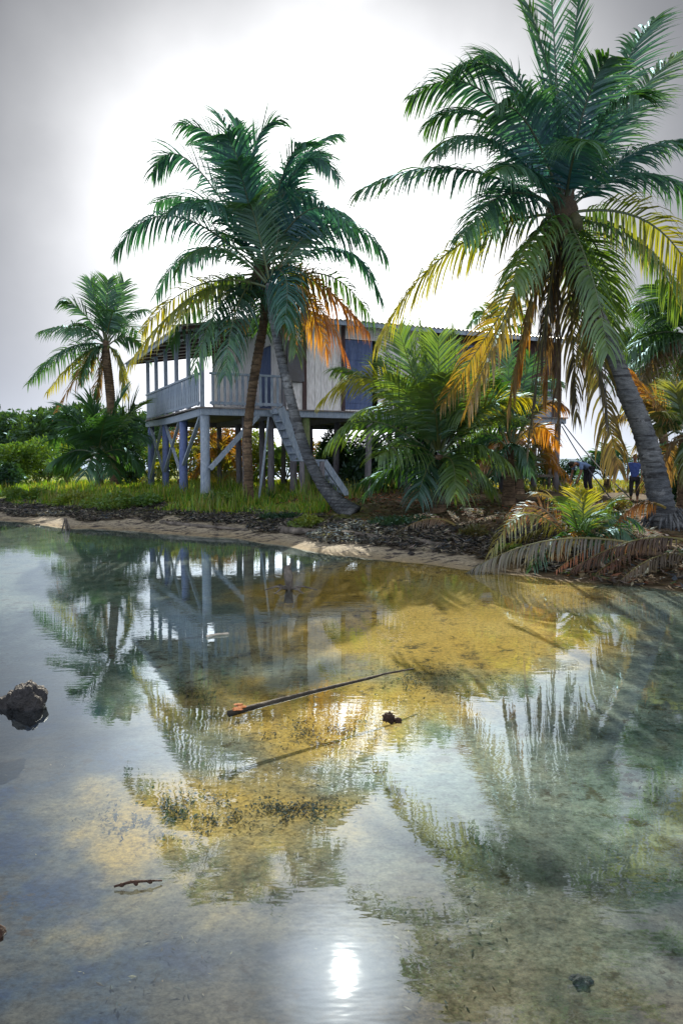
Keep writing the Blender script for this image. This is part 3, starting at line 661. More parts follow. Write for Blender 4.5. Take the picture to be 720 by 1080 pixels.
# railing on the left side and on the front of the porch
WU = 2.45
def railing(a, b, n, boards):
    a, b = V(a), V(b); mb = MB(); up = V((0, 0, 1))
    mb.bar(a + up * .93, b + up * .93, .09, .06); mb.bar(a + up * .12, b + up * .12, .05, .08)
    r = part(mb, 'railing', 'bluepaint')
    for i in range(n):
        p = a.lerp(b, (i + .5) / n); m2 = MB(); d = (b - a).normalized(); w = boards * random.uniform(.9, 1.05)
        m2.bar(p + up * random.uniform(.05, .08), p + up * .898 + d * random.uniform(-.01, .01), .022, w, up=d) if False else m2.box((-.011, -w / 2, random.uniform(.04, .07)), (.011, w / 2, .898))
        o = m2.build('baluster', M['bluepaint'], r); o.location = p; o.rotation_euler = (0, random.uniform(-.01, .01), math.atan2(d.y, d.x) + math.pi / 2)
railing((-.04, .2, ZD1), (-.04, 8.0, ZD1), 34, .17)
railing((.2, -.02, ZD1), (WU, -.02, ZD1), 13, .075)
# porch columns
for v in (.05, 1.6, 3.2, 4.8, 6.4, 7.95):
    mb = MB(); mb.box((-.05, v - .055, ZD1), (.06, v + .055, 4.70)); part(mb, 'porch_column', 'bluepaint')
mb = MB(); mb.box((WU - .12, -.05, ZD1), (WU - .01, .06, ZE - .08)); part(mb, 'porch_column', 'darkwood')
# braces
for (a, b, w) in (((.0, .25, 2.3), (.0, 2.4, .95), .07), ((.0, 2.85, 2.3), (.0, 5.2, .7), .06), ((.03, 5.1, 2.3), (.03, 3.0, .75), .06), ((.0, 5.5, 2.3), (.0, 7.8, .4), .06), ((.03, 7.7, 2.3), (.03, 5.6, .7), .06)):
    mb = MB(); mb.bar(a, b, w, w * 1.4, up=(1, 0, 0)); part(mb, 'brace', 'bluepaint')
mb = MB(); mb.bar((.15, -.12, .85), (1.55, -.12, 2.34), .11, .2, up=(0, 1, 0)); part(mb, 'brace', 'bluepaint')
for u0, v0 in ((7.8, 5.3), (10.2, 5.3), (9.4, 2.65), (11.2, .1)):
    mb = MB(); mb.bar((u0 + 1.6, v0 + .1, .1), (u0 + .1, v0 + .1, 2.2), .07, .11, up=(0, 1, 0)); part(mb, 'brace', 'darkwood')
for u0 in (5.3, 7.8, 10.2):
    mb = MB(); mb.bar((u0 + .1, .15, 2.25), (u0 + 1.2, .15, .9), .06, .1, up=(0, 1, 0)); part(mb, 'brace', 'darkwood')
    mb = MB(); mb.bar((u0 + .1, 2.7, .5), (u0 + 2.3, 2.7, 2.2), .06, .1, up=(0, 1, 0)); part(mb, 'brace', 'darkwood')
# walls: vertical boards
def boards(u0, u1, v, z0, z1, holes, mat, name, bw=.19, th=.035, axis='u'):
    mb = MB(); u = u0
    while u < u1 - 1e-3:
        e = min(u + bw, u1); segs = [(z0, z1)]
        for (a, b, c, d) in holes:
            if e > a + 1e-3 and u < b - 1e-3:
                segs = [s for q in segs for s in ((q[0], min(q[1], c)), (max(q[0], d), q[1])) if s[1] - s[0] > .01]
        dv = random.uniform(0, .012)
        for s in segs:
            if axis == 'u': mb.box((u + .004, v + dv, s[0]), (e - .004, v + th + dv, s[1]))
            else: mb.box((v + dv, u + .004, s[0]), (v + th + dv, e - .004, s[1]))
        u = e
    return part(mb, name, mat)
ZW0, ZW1 = ZD1 + .002, ZE + .05
boards(WU + .002, 7.0, .10, ZW0, ZW1, [(2.46, 2.98, 3.35, 4.55), (4.37, 5.33, ZW0 + .05, 4.72)], 'white', 'front_wall')
boards(7.0, LU, .10, ZW0, ZW1, [(7.76, 9.28, 3.75, 4.8)], 'brown', 'timber_wall')
boards(.10, 8.0, WU + .05, ZW0, ZW1 + .3, [(1.43, 2.57, ZW0, 4.6)], 'white', 'porch_wall', axis='v')
boards(.10, 8.0, LU - .05, ZW0, ZW1 + .3, [], 'white', 'end_wall', axis='v')
boards(WU, LU, 7.95, ZW0, ZW1, [], 'brown', 'back_wall')
mb = MB(); mb.box((10.4, .05, ZD0 + .2), (12.2, .095, 3.5)); part(mb, 'wall_panel', 'bluepaint')
mb = MB(); mb.box((3.0, .055, ZD1), (3.12, .098, ZE)); part(mb, 'corner_board', 'brown')
mb = MB(); mb.box((4.25, .055, ZD1), (4.365, .098, ZE)); part(mb, 'corner_board', 'brown')
def window(u0, u1, z0, z1, frame='darkwood', n=2):
    mb = MB(); t = .07
    mb.box((u0 - t, .03, z0 - t), (u1 + t, .16, z0)); mb.box((u0 - t, .03, z1), (u1 + t, .16, z1 + t)); mb.box((u0 - t, .03, z0), (u0, .16, z1)); mb.box((u1, .03, z0), (u1 + t, .16, z1))
    f = part(mb, 'window', frame)
    mb = MB(); mb.box((u0, .12, z0), (u1, .13, z1)); part(mb, 'pane', 'glassdark', f)
    mb = MB()
    for i in range(1, n): c = u0 + (u1 - u0) * i / n; mb.box((c - .02, .07, z0), (c + .02, .118, z1))
    part(mb, 'muntin', frame, f); return f
f = window(2.55, 2.9, 3.42, 4.48, n=1)
mb = MB(); mb.bar((2.72, -.14, 3.36), (2.72, .02, 4.52), .5, .03, up=(0, -1, .1)); part(mb, 'shutter', 'glassdark', f)
f = window(7.84, 9.2, 3.82, 4.72, 'blueshut', 3)
for c in (7.62, 9.42):
    mb = MB(); mb.box((c - .15, .03, 3.75), (c + .15, .09, 4.79))
    for i in range(9): mb.box((c - .12, .015, 3.8 + i * .108), (c + .12, .028, 3.87 + i * .108))
    part(mb, 'shutter', 'blueshut', f)
# front door and porch door
mb = MB(); mb.box((4.39, .12, ZW0 + .06), (5.31, .165, 4.70))
for i in range(3): mb.box((4.5, .105, ZD1 + .25 + i * .65), (5.2, .119, ZD1 + .75 + i * .65))
d = part(mb, 'door', 'blueshut')
mb = MB(); mb.tube([(5.2, .06, 3.5), (5.2, .12, 3.5)], .03, 8); part(mb, 'handle', 'tin', d)
mb = MB(); mb.box((WU + .062, 1.45, ZW0 + .01), (WU + .1, 2.55, 4.58)); d = part(mb, 'door', 'blueshut')
mb = MB(); mb.tube([(WU, 2.4, 3.5), (WU + .06, 2.4, 3.5)], .03, 8); part(mb, 'handle', 'tin', d)
# roof: corrugated gable over the house, lean-to over the porch
def corrugated(u0, u1, va, za, vb, zb, name, along='u', pitch=.15):
    mb = MB(); n = int((u1 - u0) / pitch * 6); vs = []; fs_ = []
    for i in range(n + 1):
        u = u0 + (u1 - u0) * i / n; dz = .022 * math.sin(i / 6 * 2 * math.pi)
        for (v, z) in ((va, za), (vb, zb)):
            for t in (0, -.012):
                vs.append((u, v, z + dz + t) if along == 'u' else (v, u, z + dz + t))
    for i in range(n):
        a, b = i * 4, i * 4 + 4
        fs_ += [(a, b, b + 2, a + 2), (a + 1, a + 3, b + 3, b + 1), (a, a + 1, b + 1, b), (a + 2, b + 2, b + 3, a + 3)]
    mb.add(vs, fs_); return part(mb, name, 'tin')
RZ = ZE + .62
r1 = corrugated(WU - .35, LU + .55, -.55, ZE, 4.0, RZ, 'roof'); corrugated(WU - .35, LU + .55, 8.55, ZE, 4.02, RZ - .002, 'roof')
mb = MB(); mb.tube([(WU - .38, 4.01, RZ + .02), (LU + .58, 4.01, RZ + .02)], .09, 8); part(mb, 'ridge_cap', 'tin', r1)
corrugated(-.5, 8.5, -.75, 4.66, WU + .02, ZE + .02, 'porch_roof', along='v')
mb = MB()
mb.add([(WU - .02, 0.0, ZE + .08), (WU - .02, 8.0, ZE + .08), (WU - .02, 4.0, RZ - .08), (WU + .03, 0.0, ZE + .08), (WU + .03, 8.0, ZE + .08), (WU + .03, 4.0, RZ - .08)], [(0, 2, 1), (3, 4, 5), (0, 1, 4, 3), (1, 2, 5, 4), (2, 0, 3, 5)]); part(mb, 'gable', 'bluepaint')
mb = MB(); mb.box((WU - .3, -.52, ZE - .15), (LU + .5, -.48, ZE - .03)); part(mb, 'fascia', 'bluepaint')
mb = MB(); mb.box((-.70, -.45, 4.52), (-.66, 8.45, 4.63)); part(mb, 'fascia', 'bluepaint')
mb = MB()
for i in range(9):
    v = -.3 + i * 1.05; mb.bar((-.65, v, 4.62), (WU - .03, v, ZE - .04), .06, .09)
part(mb, 'rafter', 'brown')
mb = MB(); mb.box((-.06, -.05, 4.702), (.07, 8.0, 4.76)); part(mb, 'wall_plate', 'bluepaint')
# ceiling over the porch edge keeps daylight out of the roof space
mb = MB(); mb.box((WU + .1, .15, ZE - .03), (LU - .06, 7.93, ZE - .01)); part(mb, 'ceiling', 'brown')
# stairs
st = MB(); A0, A1 = V((1.98, -.20, ZD1 - .02)), V((2.62, -.20, 1.12))
mb = MB(); mb.box((2.56, -.86, 1.06), (3.3, -.16, 1.11)); part(mb, 'landing', 'bluepaint')
for u_ in (2.62, 3.24):
    mb = MB(); mb.tube([(u_, -.8, -.15), (u_, -.8, 1.058)], .075, 8); part(mb, 'landing_post', 'darkwood', smooth=True)
B0, B1 = V((3.3, -.20, 1.06)), V((4.1, -.20, -.02))
for dv in (-.62, 0):
    mb = MB(); mb.bar(B0 + V((0, dv, 0)), B1 + V((0, dv, 0)), .05, .18, up=(1, 0, 1)); part(mb, 'stringer', 'bluepaint')
for i in range(4):
    p = B0.lerp(B1, (i + .8) / 4.6); mb = MB(); mb.box((p.x - .1, p.y - .59, p.z - .02), (p.x + .12, p.y - .03, p.z + .02)); part(mb, 'tread', 'bluepaint')
for dv in (-.62, 0):
    mb = MB(); mb.bar(A0 + V((0, dv, 0)), A1 + V((0, dv, 0)), .06, .22, up=(1, 0, 1)); part(mb, 'stringer', 'bluepaint')
for i in range(6):
    p = A0.lerp(A1, (i + .6) / 6.4); mb = MB(); mb.box((p.x - .12, p.y - .585, p.z - .02), (p.x + .14, p.y - .035, p.z + .02)); part(mb, 'tread', 'bluepaint')
# pole leaning on the deck edge
a, b = P(283, 440, 20.6), on_ground(272, 532); mb = MB(); mb.tube([tuple(b - V((0, 0, .05))), tuple(b.lerp(a, .5) + V((.02, 0, 0))), tuple(a)], [.035, .032, .026], 8)
tag(mb.build('leaning_pole', M['bluepaint'], smooth=True, loc=tuple(b)), 'thin grey pole leaning against the deck edge beside the stairs', 'pole')

# ------------------------------------------------------------------ foliage
def leaves(centres, n, size, cols, hang=0.0, flat=.0):
    """loose leaf faces spread through lumps: centres = [(centre, radii)]"""
    mb = MB(); tot_ = sum(r[0] * r[1] * r[2] for c, r in centres) ** 1
    for c, r in centres:
        k = max(20, int(n * (r[0] * r[1] * r[2]) / tot_)); base = random.choice(cols)
        for _ in range(k):
            d = V((random.gauss(0, 1), random.gauss(0, 1), random.gauss(0, 1))).normalized(); q = random.uniform(.15, 1) ** .4
            q *= 1 + .35 * noise.noise(d * 2.2 + V(c))
            p = V(c) + V((d.x * r[0], d.y * r[1], d.z * r[2])) * q
            t = (d + V((random.gauss(0, .7), random.gauss(0, .7), random.gauss(0, .6) - hang))).normalized()
            w = t.cross(V((random.gauss(0, 1), random.gauss(0, 1), random.gauss(0, 1)))).normalized()
            s = size * random.uniform(.6, 1.3); cc = jitc(lerp(base, random.choice(cols), .35), .22)
            mb.add([p - t * s, p + w * s * .34, p + t * s, p - w * s * .34], [(0, 1, 2, 3)], cc)
    return mb
def shrub(base, rx, ry, h, n, size, cols, label, name='shrub', cat='shrub', group=None, lumps=7, hang=0, stems=4):
    base = V(base); root = thing(name, tuple(base), label, cat, group)
    cs = []
    for i in range(lumps):
        a = random.uniform(0, 6.28); q = random.uniform(0, .75); rr = random.uniform(.38, .6)
        zc = h * random.uniform(.25, .75); c = V((math.cos(a) * rx * q, math.sin(a) * ry * q, zc))
        cs.append((c, (rx * rr, ry * rr, h * random.uniform(.22, .34))))
    o = leaves(cs, n, size, cols, hang).build('foliage', M['shrub'], root, colors=True)
    mb = MB()
    for i in range(stems):
        c = random.choice(cs)[0]; mb.tube([(random.uniform(-.1, .1), random.uniform(-.1, .1), -.05), (c.x * .4, c.y * .4, c.z * .5), (c.x, c.y, c.z)], [.035 * h ** .5, .025 * h ** .5, .01], 5)
    mb.build('stem', M['stem'], root); return root
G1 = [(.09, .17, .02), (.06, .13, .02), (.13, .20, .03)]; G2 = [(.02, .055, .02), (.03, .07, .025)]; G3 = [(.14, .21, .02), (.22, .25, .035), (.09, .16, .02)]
AUT = [(.20, .16, .03), (.12, .15, .03), (.30, .13, .03), (.24, .08, .025)]
def at(px, D): q = P(px, 500, D); return (q.x, D, gz(q.x, D) - .03)
def hgt(py, D): return P(360, py, D).z - .5
# left background: shrubs and a wood edge
for px, D, w, top, n, sz, cs, lb in (
    (18, 33, 1.9, 462, 5200, .10, G1, 'rounded light green shrub at the left edge of the photo'),
    (8, 26.5, 1.05, 484, 2600, .09, G2, 'low dark green shrub at far left near the water'),
    (50, 36, 1.6, 452, 3600, .12, G3, 'yellow green shrub behind the grass between left edge and palm clump'),
    (72, 30, .9, 470, 1800, .10, G1, 'small green shrub just left of the palm clump'),
    (140, 31, 1.2, 440, 3000, .11, G2, 'dark leafy shrub against the left rear corner of the house')):
    shrub(at(px, D), w, w * .9, hgt(top, D), n, sz, cs, lb, group='shrubs on the left')
for i, (px, D, w, top) in enumerate(((-22, 58, 4.5, 431), (14, 62, 4, 428), (48, 56, 3.6, 430), (82, 60, 4, 426), (118, 54, 3.8, 424), (150, 56, 3.6, 428))):
    x, y, z = at(px, D); h = P(360, top, D).z - z; base = V((x, y, z)); root = thing('tree', (x, y, z), 'dark tree of the wood edge behind the left shrubs', 'tree', 'trees of the wood edge at left')
    cs = [(V((random.uniform(-.6, .6) * w, random.uniform(-.5, .5) * w, h * random.uniform(.4, .84))), (w * .45, w * .45, h * .2)) for _ in range(9)]
    leaves(cs, 3800, .26, [(.035, .08, .03), (.05, .10, .03), (.03, .07, .035)]).build('crown', M['shrub'], root, colors=True)
    mb = MB(); mb.tube([(0, 0, -.1), (.1, 0, h * .3), (0, .1, h * .7)], [.22, .17, .06], 8)
    for k in range(4):
        c = cs[k][0]; mb.tube([(.1, 0, h * .3), (c.x * .5, c.y * .5, h * .45), tuple(c)], [.1, .07, .03], 6)
    mb.build('trunk', M['trunk'], root, True)
tl = ['dark tree of the wood edge at the very left', 'dark tree of the wood edge above the rounded shrub', 'dark tree of the wood edge above the yellow green shrub', 'dark tree behind the far left palm trunk', 'dark tree of the wood edge right behind the palm clump', 'dark tree between palm clump and house porch']
for o, t in zip([o for o in COL.objects if o.name.split('.')[0] == 'tree'], tl): o['label'] = t
# behind and under the house
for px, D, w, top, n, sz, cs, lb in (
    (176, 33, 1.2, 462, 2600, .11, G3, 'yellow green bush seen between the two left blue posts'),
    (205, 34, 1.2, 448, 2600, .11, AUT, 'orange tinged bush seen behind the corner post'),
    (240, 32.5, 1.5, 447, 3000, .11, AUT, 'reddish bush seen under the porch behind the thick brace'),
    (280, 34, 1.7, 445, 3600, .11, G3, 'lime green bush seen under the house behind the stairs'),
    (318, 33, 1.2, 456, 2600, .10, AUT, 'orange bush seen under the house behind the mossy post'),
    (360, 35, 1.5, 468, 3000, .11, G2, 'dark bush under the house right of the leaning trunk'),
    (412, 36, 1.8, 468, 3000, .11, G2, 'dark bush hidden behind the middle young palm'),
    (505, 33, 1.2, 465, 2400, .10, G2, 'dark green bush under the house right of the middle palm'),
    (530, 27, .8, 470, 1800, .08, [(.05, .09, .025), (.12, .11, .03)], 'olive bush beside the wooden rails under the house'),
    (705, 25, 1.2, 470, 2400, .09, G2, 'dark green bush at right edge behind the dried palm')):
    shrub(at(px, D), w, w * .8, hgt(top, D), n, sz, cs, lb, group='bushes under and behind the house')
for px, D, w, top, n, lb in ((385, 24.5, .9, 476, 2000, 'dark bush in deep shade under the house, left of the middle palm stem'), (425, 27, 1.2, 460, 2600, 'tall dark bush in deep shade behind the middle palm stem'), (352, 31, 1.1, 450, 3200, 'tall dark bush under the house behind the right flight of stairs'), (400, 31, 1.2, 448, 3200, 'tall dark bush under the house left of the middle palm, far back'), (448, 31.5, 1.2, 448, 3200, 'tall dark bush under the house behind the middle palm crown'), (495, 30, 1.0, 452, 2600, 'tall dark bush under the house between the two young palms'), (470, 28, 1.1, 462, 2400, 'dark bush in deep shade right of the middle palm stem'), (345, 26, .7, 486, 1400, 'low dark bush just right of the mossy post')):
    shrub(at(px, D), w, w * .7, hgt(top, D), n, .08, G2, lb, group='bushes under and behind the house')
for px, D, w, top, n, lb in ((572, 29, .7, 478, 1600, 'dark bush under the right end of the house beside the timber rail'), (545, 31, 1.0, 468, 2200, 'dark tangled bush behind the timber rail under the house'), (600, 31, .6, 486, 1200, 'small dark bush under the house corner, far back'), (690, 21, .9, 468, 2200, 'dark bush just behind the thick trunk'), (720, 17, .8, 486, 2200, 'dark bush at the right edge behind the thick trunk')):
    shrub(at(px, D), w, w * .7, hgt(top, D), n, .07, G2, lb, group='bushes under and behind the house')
# understory palms seen through the stilts
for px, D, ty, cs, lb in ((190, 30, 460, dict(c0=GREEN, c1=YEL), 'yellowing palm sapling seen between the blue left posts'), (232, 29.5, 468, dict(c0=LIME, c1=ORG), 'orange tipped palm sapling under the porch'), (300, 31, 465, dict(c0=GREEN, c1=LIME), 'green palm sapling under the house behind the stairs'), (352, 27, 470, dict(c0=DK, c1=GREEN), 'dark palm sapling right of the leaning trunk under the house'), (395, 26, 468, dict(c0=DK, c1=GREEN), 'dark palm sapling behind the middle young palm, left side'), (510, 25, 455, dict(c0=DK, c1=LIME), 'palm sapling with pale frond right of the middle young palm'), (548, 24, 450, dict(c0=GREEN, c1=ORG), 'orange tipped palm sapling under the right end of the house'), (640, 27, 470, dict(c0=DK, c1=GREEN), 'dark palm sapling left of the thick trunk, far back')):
    b = V(at(px, D)); c = (px, 505); l_ = []
    for i in range(9):
        a = math.pi * (i + .5) / 9 + random.uniform(-.12, .12); Lx = (505 - ty) * random.uniform(.8, 1.05)
        l_.append((px + math.cos(a) * Lx * 1.1, 505 - math.sin(a) * Lx * .85 + abs(math.cos(a)) * 14, px + math.cos(a) * Lx * .55, 505 - math.sin(a) * Lx * .75 - 6, random.uniform(-1, 1)))
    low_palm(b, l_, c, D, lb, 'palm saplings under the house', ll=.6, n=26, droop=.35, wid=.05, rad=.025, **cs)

# ---- bank plants in front of the house
for px, py, w, h, n, sz, cs, lb in (
    (112, 538, .75, .42, 1500, .05, G3, 'bright green creeping plant on the bank, second clump from the left'),
    (150, 536, .6, .34, 1200, .05, G1, 'green creeping plant below the rear blue posts'),
    (70, 534, .7, .38, 1300, .05, G3, 'lush green clump on the bank above the upright stake'),
    (20, 530, .8, .40, 1300, .055, G1, 'green clump on the bank at the left edge'),
    (232, 536, .4, .35, 900, .05, G1, 'leafy green plant at the foot of the corner post'),
    (325, 556, .38, .22, 900, .035, G3, 'small bright green plant on the bank below the mossy post'),
    (300, 549, .42, .16, 700, .035, G2, 'low dark plant between the leaning pole and the wrack'),
    (420, 556, .5, .20, 800, .035, G2, 'low dark plant at the foot of the middle young palm'),
    (505, 568, .35, .20, 800, .035, [(.06, .12, .03), (.12, .09, .03)], 'small olive plant in the leaf litter right of the middle palm'),
    (545, 585, .32, .16, 700, .03, G1, 'small green plant in the litter left of the yellowing palm'),
    (648, 545, .4, .3, 800, .04, [(.25, .12, .03), (.12, .13, .03)], 'rusty plant between the yellowing palm and the thick trunk')):
    q = on_ground(px, py); shrub((q.x, q.y, q.z - .02), w * 1.15, w * .8, h * 1.3, int(n * 1.4), sz, cs, lb, 'bank_plant', 'plant', 'leafy plants along the bank', 6, stems=3)
def spiky(px, py, n, Lb, col, lb):
    q = on_ground(px, py); root = thing('spiky_plant', tuple(q), lb, 'plant', 'spiky plants on the bank')
    for i in range(n):
        a = random.uniform(0, 6.28); el = random.uniform(.5, 1.4); d = V((math.cos(a) * math.cos(el), math.sin(a) * math.cos(el), math.sin(el))); w = d.cross(V((0, 0, 1))).normalized() * .018
        mb = MB(); Lk = Lb * random.uniform(.7, 1.1); p = V((0, 0, -.02)); cc = jitc(col); vs = []
        for j, k in enumerate((.7, 1, .8, .4)):
            vs += [p - w * k, p + w * k]; p = p + d * Lk / 4; d = (d - V((0, 0, .22))).normalized()
        vs.append(p); mb.add(vs, [(0, 1, 3, 2), (2, 3, 5, 4), (4, 5, 7, 6), (6, 7, 8)], cc); mb.build('blade', M['grassb'], root, colors=True)
spiky(248, 530, 26, .75, (.10, .16, .05), 'spiky plant with narrow arching blades beside the brown palm trunk')
spiky(222, 527, 16, .5, (.10, .18, .03), 'spiky green plant at the foot of the corner post')
spiky(286, 528, 16, .5, (.05, .10, .03), 'dark spiky plant behind the leaning pole')

# ---- grass, litter and wrack: what nobody could count
def scatter_blades(name, n, xr, yr, cond, hlo, hhi, cols, wd=.012):
    mb = MB(); c = 0; tries = 0
    while c < n and tries < n * 40:
        tries += 1
        x = random.uniform(*xr); y = random.uniform(*yr)
        if not cond(x, y): continue
        c += 1; z = gz(x, y) - .01
        h = random.uniform(hlo, hhi) * (.6 + .9 * max(0, noise.noise(V((x * .9, y * .9, 4))) + .3)); a = random.uniform(0, 6.28); le = random.uniform(.1, .6) * h
        w = V((math.cos(a), math.sin(a), 0)) * wd * random.uniform(.7, 1.4); b = a + random.uniform(1, 2); tp_ = V((x + math.cos(b) * le, y + math.sin(b) * le, z + h)); p = V((x, y, z)); md = p.lerp(tp_, .5) + V((0, 0, h * .12))
        mb.add([p - w, p + w, md + w * .7, md - w * .7, tp_], [(0, 1, 2, 3), (3, 2, 4)], jitc(random.choice(cols), .25))
    return tag(mb.build(name, M['grassb'], colors=True), kind='stuff')
def sh(x, y): return float(shore_s(x, y)) + .5 * noise.noise(V((x * .8, y * .8, 0)))
scatter_blades('grass', 34000, (-15, -.3), (17, 34), lambda x, y: sh(x, y) > 1.55 and noise.noise(V((x * .5, y * .5, 9))) > -.22 and (y < 26 or random.random() < .35), .10, .28, [(.14, .30, .02), (.24, .34, .03), (.07, .17, .02), (.30, .28, .06)], .014)
scatter_blades('tall_grass', 2200, (-12, .5), (17, 26), lambda x, y: sh(x, y) > 1.5 and noise.noise(V((x * .9, y * .9, 3))) > .22, .3, .62, [(.12, .24, .03), (.2, .28, .04), (.26, .24, .08)], .012)
scatter_blades('yellow_grass', 14000, (-12, 14), (24, 40), lambda x, y: sh(x, y) > 4, .08, .2, [(.22, .22, .04), (.14, .18, .03), (.28, .22, .06)], .02)
def litter(name, n, xr, yr, cond, size, cols, lift=.015):
    mb = MB(); c = 0; tries = 0
    while c < n and tries < n * 40:
        tries += 1
        x = random.uniform(*xr); y = random.uniform(*yr)
        if not cond(x, y): continue
        c += 1; p = V((x, y, gz(x, y) + lift * random.uniform(.3, 2))); a = random.uniform(0, 6.28); s = size * random.uniform(.4, 1.5)
        t = V((math.cos(a), math.sin(a), random.uniform(-.25, .4))).normalized(); w = t.cross(V((random.uniform(-.5, .5), random.uniform(-.5, .5), 1))).normalized(); k = random.uniform(.15, .4)
        mb.add([p - t * s, p + w * s * k, p + t * s + V((0, 0, s * .2)), p - w * s * k], [(0, 1, 2, 3)], jitc(random.choice(cols), .3))
    return tag(mb.build(name, M['litter'], colors=True), kind='stuff')
LIT = [(.10, .055, .03), (.18, .07, .04), (.07, .05, .035), (.13, .10, .07), (.05, .035, .03), (.2, .17, .14), (.06, .09, .025)]
litter('leaf_litter', 9000, (-1, 8), (9, 20), lambda x, y: sh(x, y) > 1.0, .07, LIT)
litter('leaf_litter', 5000, (-7, 4), (19, 30), lambda x, y: sh(x, y) > 2.4, .09, LIT + [(.35, .12, .06)])
WR = [(.035, .03, .035), (.06, .05, .05), (.045, .05, .07), (.10, .085, .08), (.25, .23, .22)]
litter('seaweed_wrack', 30000, (-12, 3.5), (10, 24), lambda x, y: .62 < sh(x, y) < 2.2 and noise.noise(V((x * 1.1, y * 3.0, 2))) > -.22, .06, WR, .05)
litter('seaweed_wrack', 2500, (3, 7), (7, 13), lambda x, y: .1 < sh(x, y) < 1.8, .08, WR + LIT, .04)
litter('bed_debris', 3200, (-5, 6), (2, 15), lambda x, y: sh(x, y) < -.2 and noise.noise(V((x * 1.3, y * 1.3, 5))) + .5 * noise.noise(V((x * 5, y * 5, 5))) > .38, .012, [(.05, .04, .025), (.09, .06, .03), (.3, .26, .2), (.04, .035, .03)], .012)

# ------------------------------------------------------------------ fallen fronds
def fallen(pts, lb, c0, c1, ll, n, dr, wid=.024, tilt=0, name='fallen_palm_frond'):
    A, B, C = [V(p) for p in pts]
    o = frond(None, None, A, B, C, ll=ll, n=n, droop=dr, c0=c0, c1=c1, wid=wid, rad=.022, tilt=tilt, ragged=.06, start=.1, name=name)
    return tag(o, lb, 'palm frond', 'fallen palm fronds on the bank')
def gp(px, py, up=0): q = on_ground(px, py); return q + V((0, 0, up))
fallen((P(678, 576, 10.3), P(574, 549, 10.45), P(488, 606, 10.7)), 'grey dead frond lying along the water edge with comb like leaflets', (.11, .10, .095), (.19, .18, .18), .38, 84, 1.1, .026)
fallen((gp(690, 592, .15), gp(640, 590, .48), gp(585, 606, .05)), 'brown dead frond with reddish leaflets right of the grey one', (.20, .11, .07), (.34, .14, .08), .26, 40, .9, .02)
fallen((gp(655, 580, .25), gp(580, 570, .5), gp(520, 592, .08)), 'olive frond lying just behind the grey dead one', (.08, .10, .03), (.16, .14, .05), .30, 40, .5, .022)
fallen((gp(715, 580, .12), gp(660, 596, .3), gp(622, 612, .02)), 'dark dead frond at the water edge below the thick trunk', (.08, .055, .045), (.15, .08, .06), .26, 36, .8, .02)
fallen((gp(480, 560, .1), gp(455, 553, .3), gp(412, 566, .02)), 'dry frond on the litter below the middle young palm', BRN, GREY, .3, 30, .6, .025)
DKB = (.06, .045, .04)
fallen((P(722, 570, 9.9), P(672, 556, 10.0), P(602, 600, 10.2)), 'dark dead frond on top of the litter pile at the foot of the thick trunk', DKB, (.12, .07, .055), .32, 60, 1.1, .024)
fallen((gp(640, 574, .35), gp(592, 584, .5), gp(548, 603, .06)), 'dark brown frond under the olive one in the litter pile', DKB, (.10, .07, .05), .3, 56, 1.0, .022)
fallen((gp(728, 604, .2), gp(690, 602, .35), gp(650, 618, .03)), 'dark frond hanging over the water at the right edge', DKB, (.13, .10, .08), .28, 50, 1.1, .02)
fallen((gp(700, 570, .5), gp(665, 560, .7), gp(630, 592, .15)), 'rusty dry frond leaning on the thick trunk above the pile', (.12, .06, .03), (.26, .10, .03), .3, 48, .9, .022)
fallen((gp(600, 592, .1), gp(560, 585, .3), gp(520, 600, .03)), 'thin dark frond just behind the comb like grey frond', DKB, GREY, .24, 44, .9, .02)
for k, (x0, y0, x1, y1, lb) in enumerate(((700, 583, 640, 599, 'dark fallen palm stalk in the litter at the foot of the thick trunk'), (718, 596, 655, 590, 'brown palm stalk lying across the litter at the right edge'))):
    a, b = gp(x0, y0, .08), gp(x1, y1, .05); mb = MB(); mb.tube([a, a.lerp(b, .5) + V((0, 0, .05)), b], [.05, .04, .02], 8, wob=.1)
    tag(mb.build('palm_stalk', M['fibre'], smooth=True), lb, 'palm stalk')

# ------------------------------------------------------------------ driftwood, rocks and what lies in the water
def log(px0, py0, px1, py1, r, lb, mat='drift', name='driftwood_log', z=None, group=None, bend=.05):
    a = G(px0, py0, z) if z is not None else gp(px0, py0, r * .5); b = G(px1, py1, z) if z is not None else gp(px1, py1, r * .5); mb = MB(); d = b - a; sd = d.cross(V((0, 0, 1))).normalized()
    pts = [a.lerp(b, t) + sd * bend * math.sin(t * 3.1) + V((0, 0, .3 * r * noise.noise(V((t * 5, px0, 0))))) for t in np.linspace(0, 1, 14)]
    mb.tube(pts, [r * (1 - .45 * t) * (1 + .25 * noise.noise(V((t * 9, px0, 3)))) for t in np.linspace(0, 1, 14)], 9, wob=.12)
    return tag(mb.build(name, M[mat], smooth=True), lb, 'log', group)
WL = 'driftwood logs along the wrack line'
log(296, 561, 336, 563, .085, 'dark driftwood log below the mossy post on the wrack line', group=WL)
log(362, 565, 440, 572, .07, 'long grey driftwood log lying below the leaning palm trunk', group=WL)
log(170, 552, 262, 560, .05, 'thin dark driftwood log on the sand below the corner post', group=WL)
log(436, 571, 470, 577, .06, 'short dark driftwood log below the middle young palm', group=WL)
log(0, 538, 48, 540, .06, 'grey driftwood log on the sand at the left edge', group=WL)
log(244, 551, 262, 547, .055, 'pale driftwood piece beside the spiky plant', 'pale', group=WL)
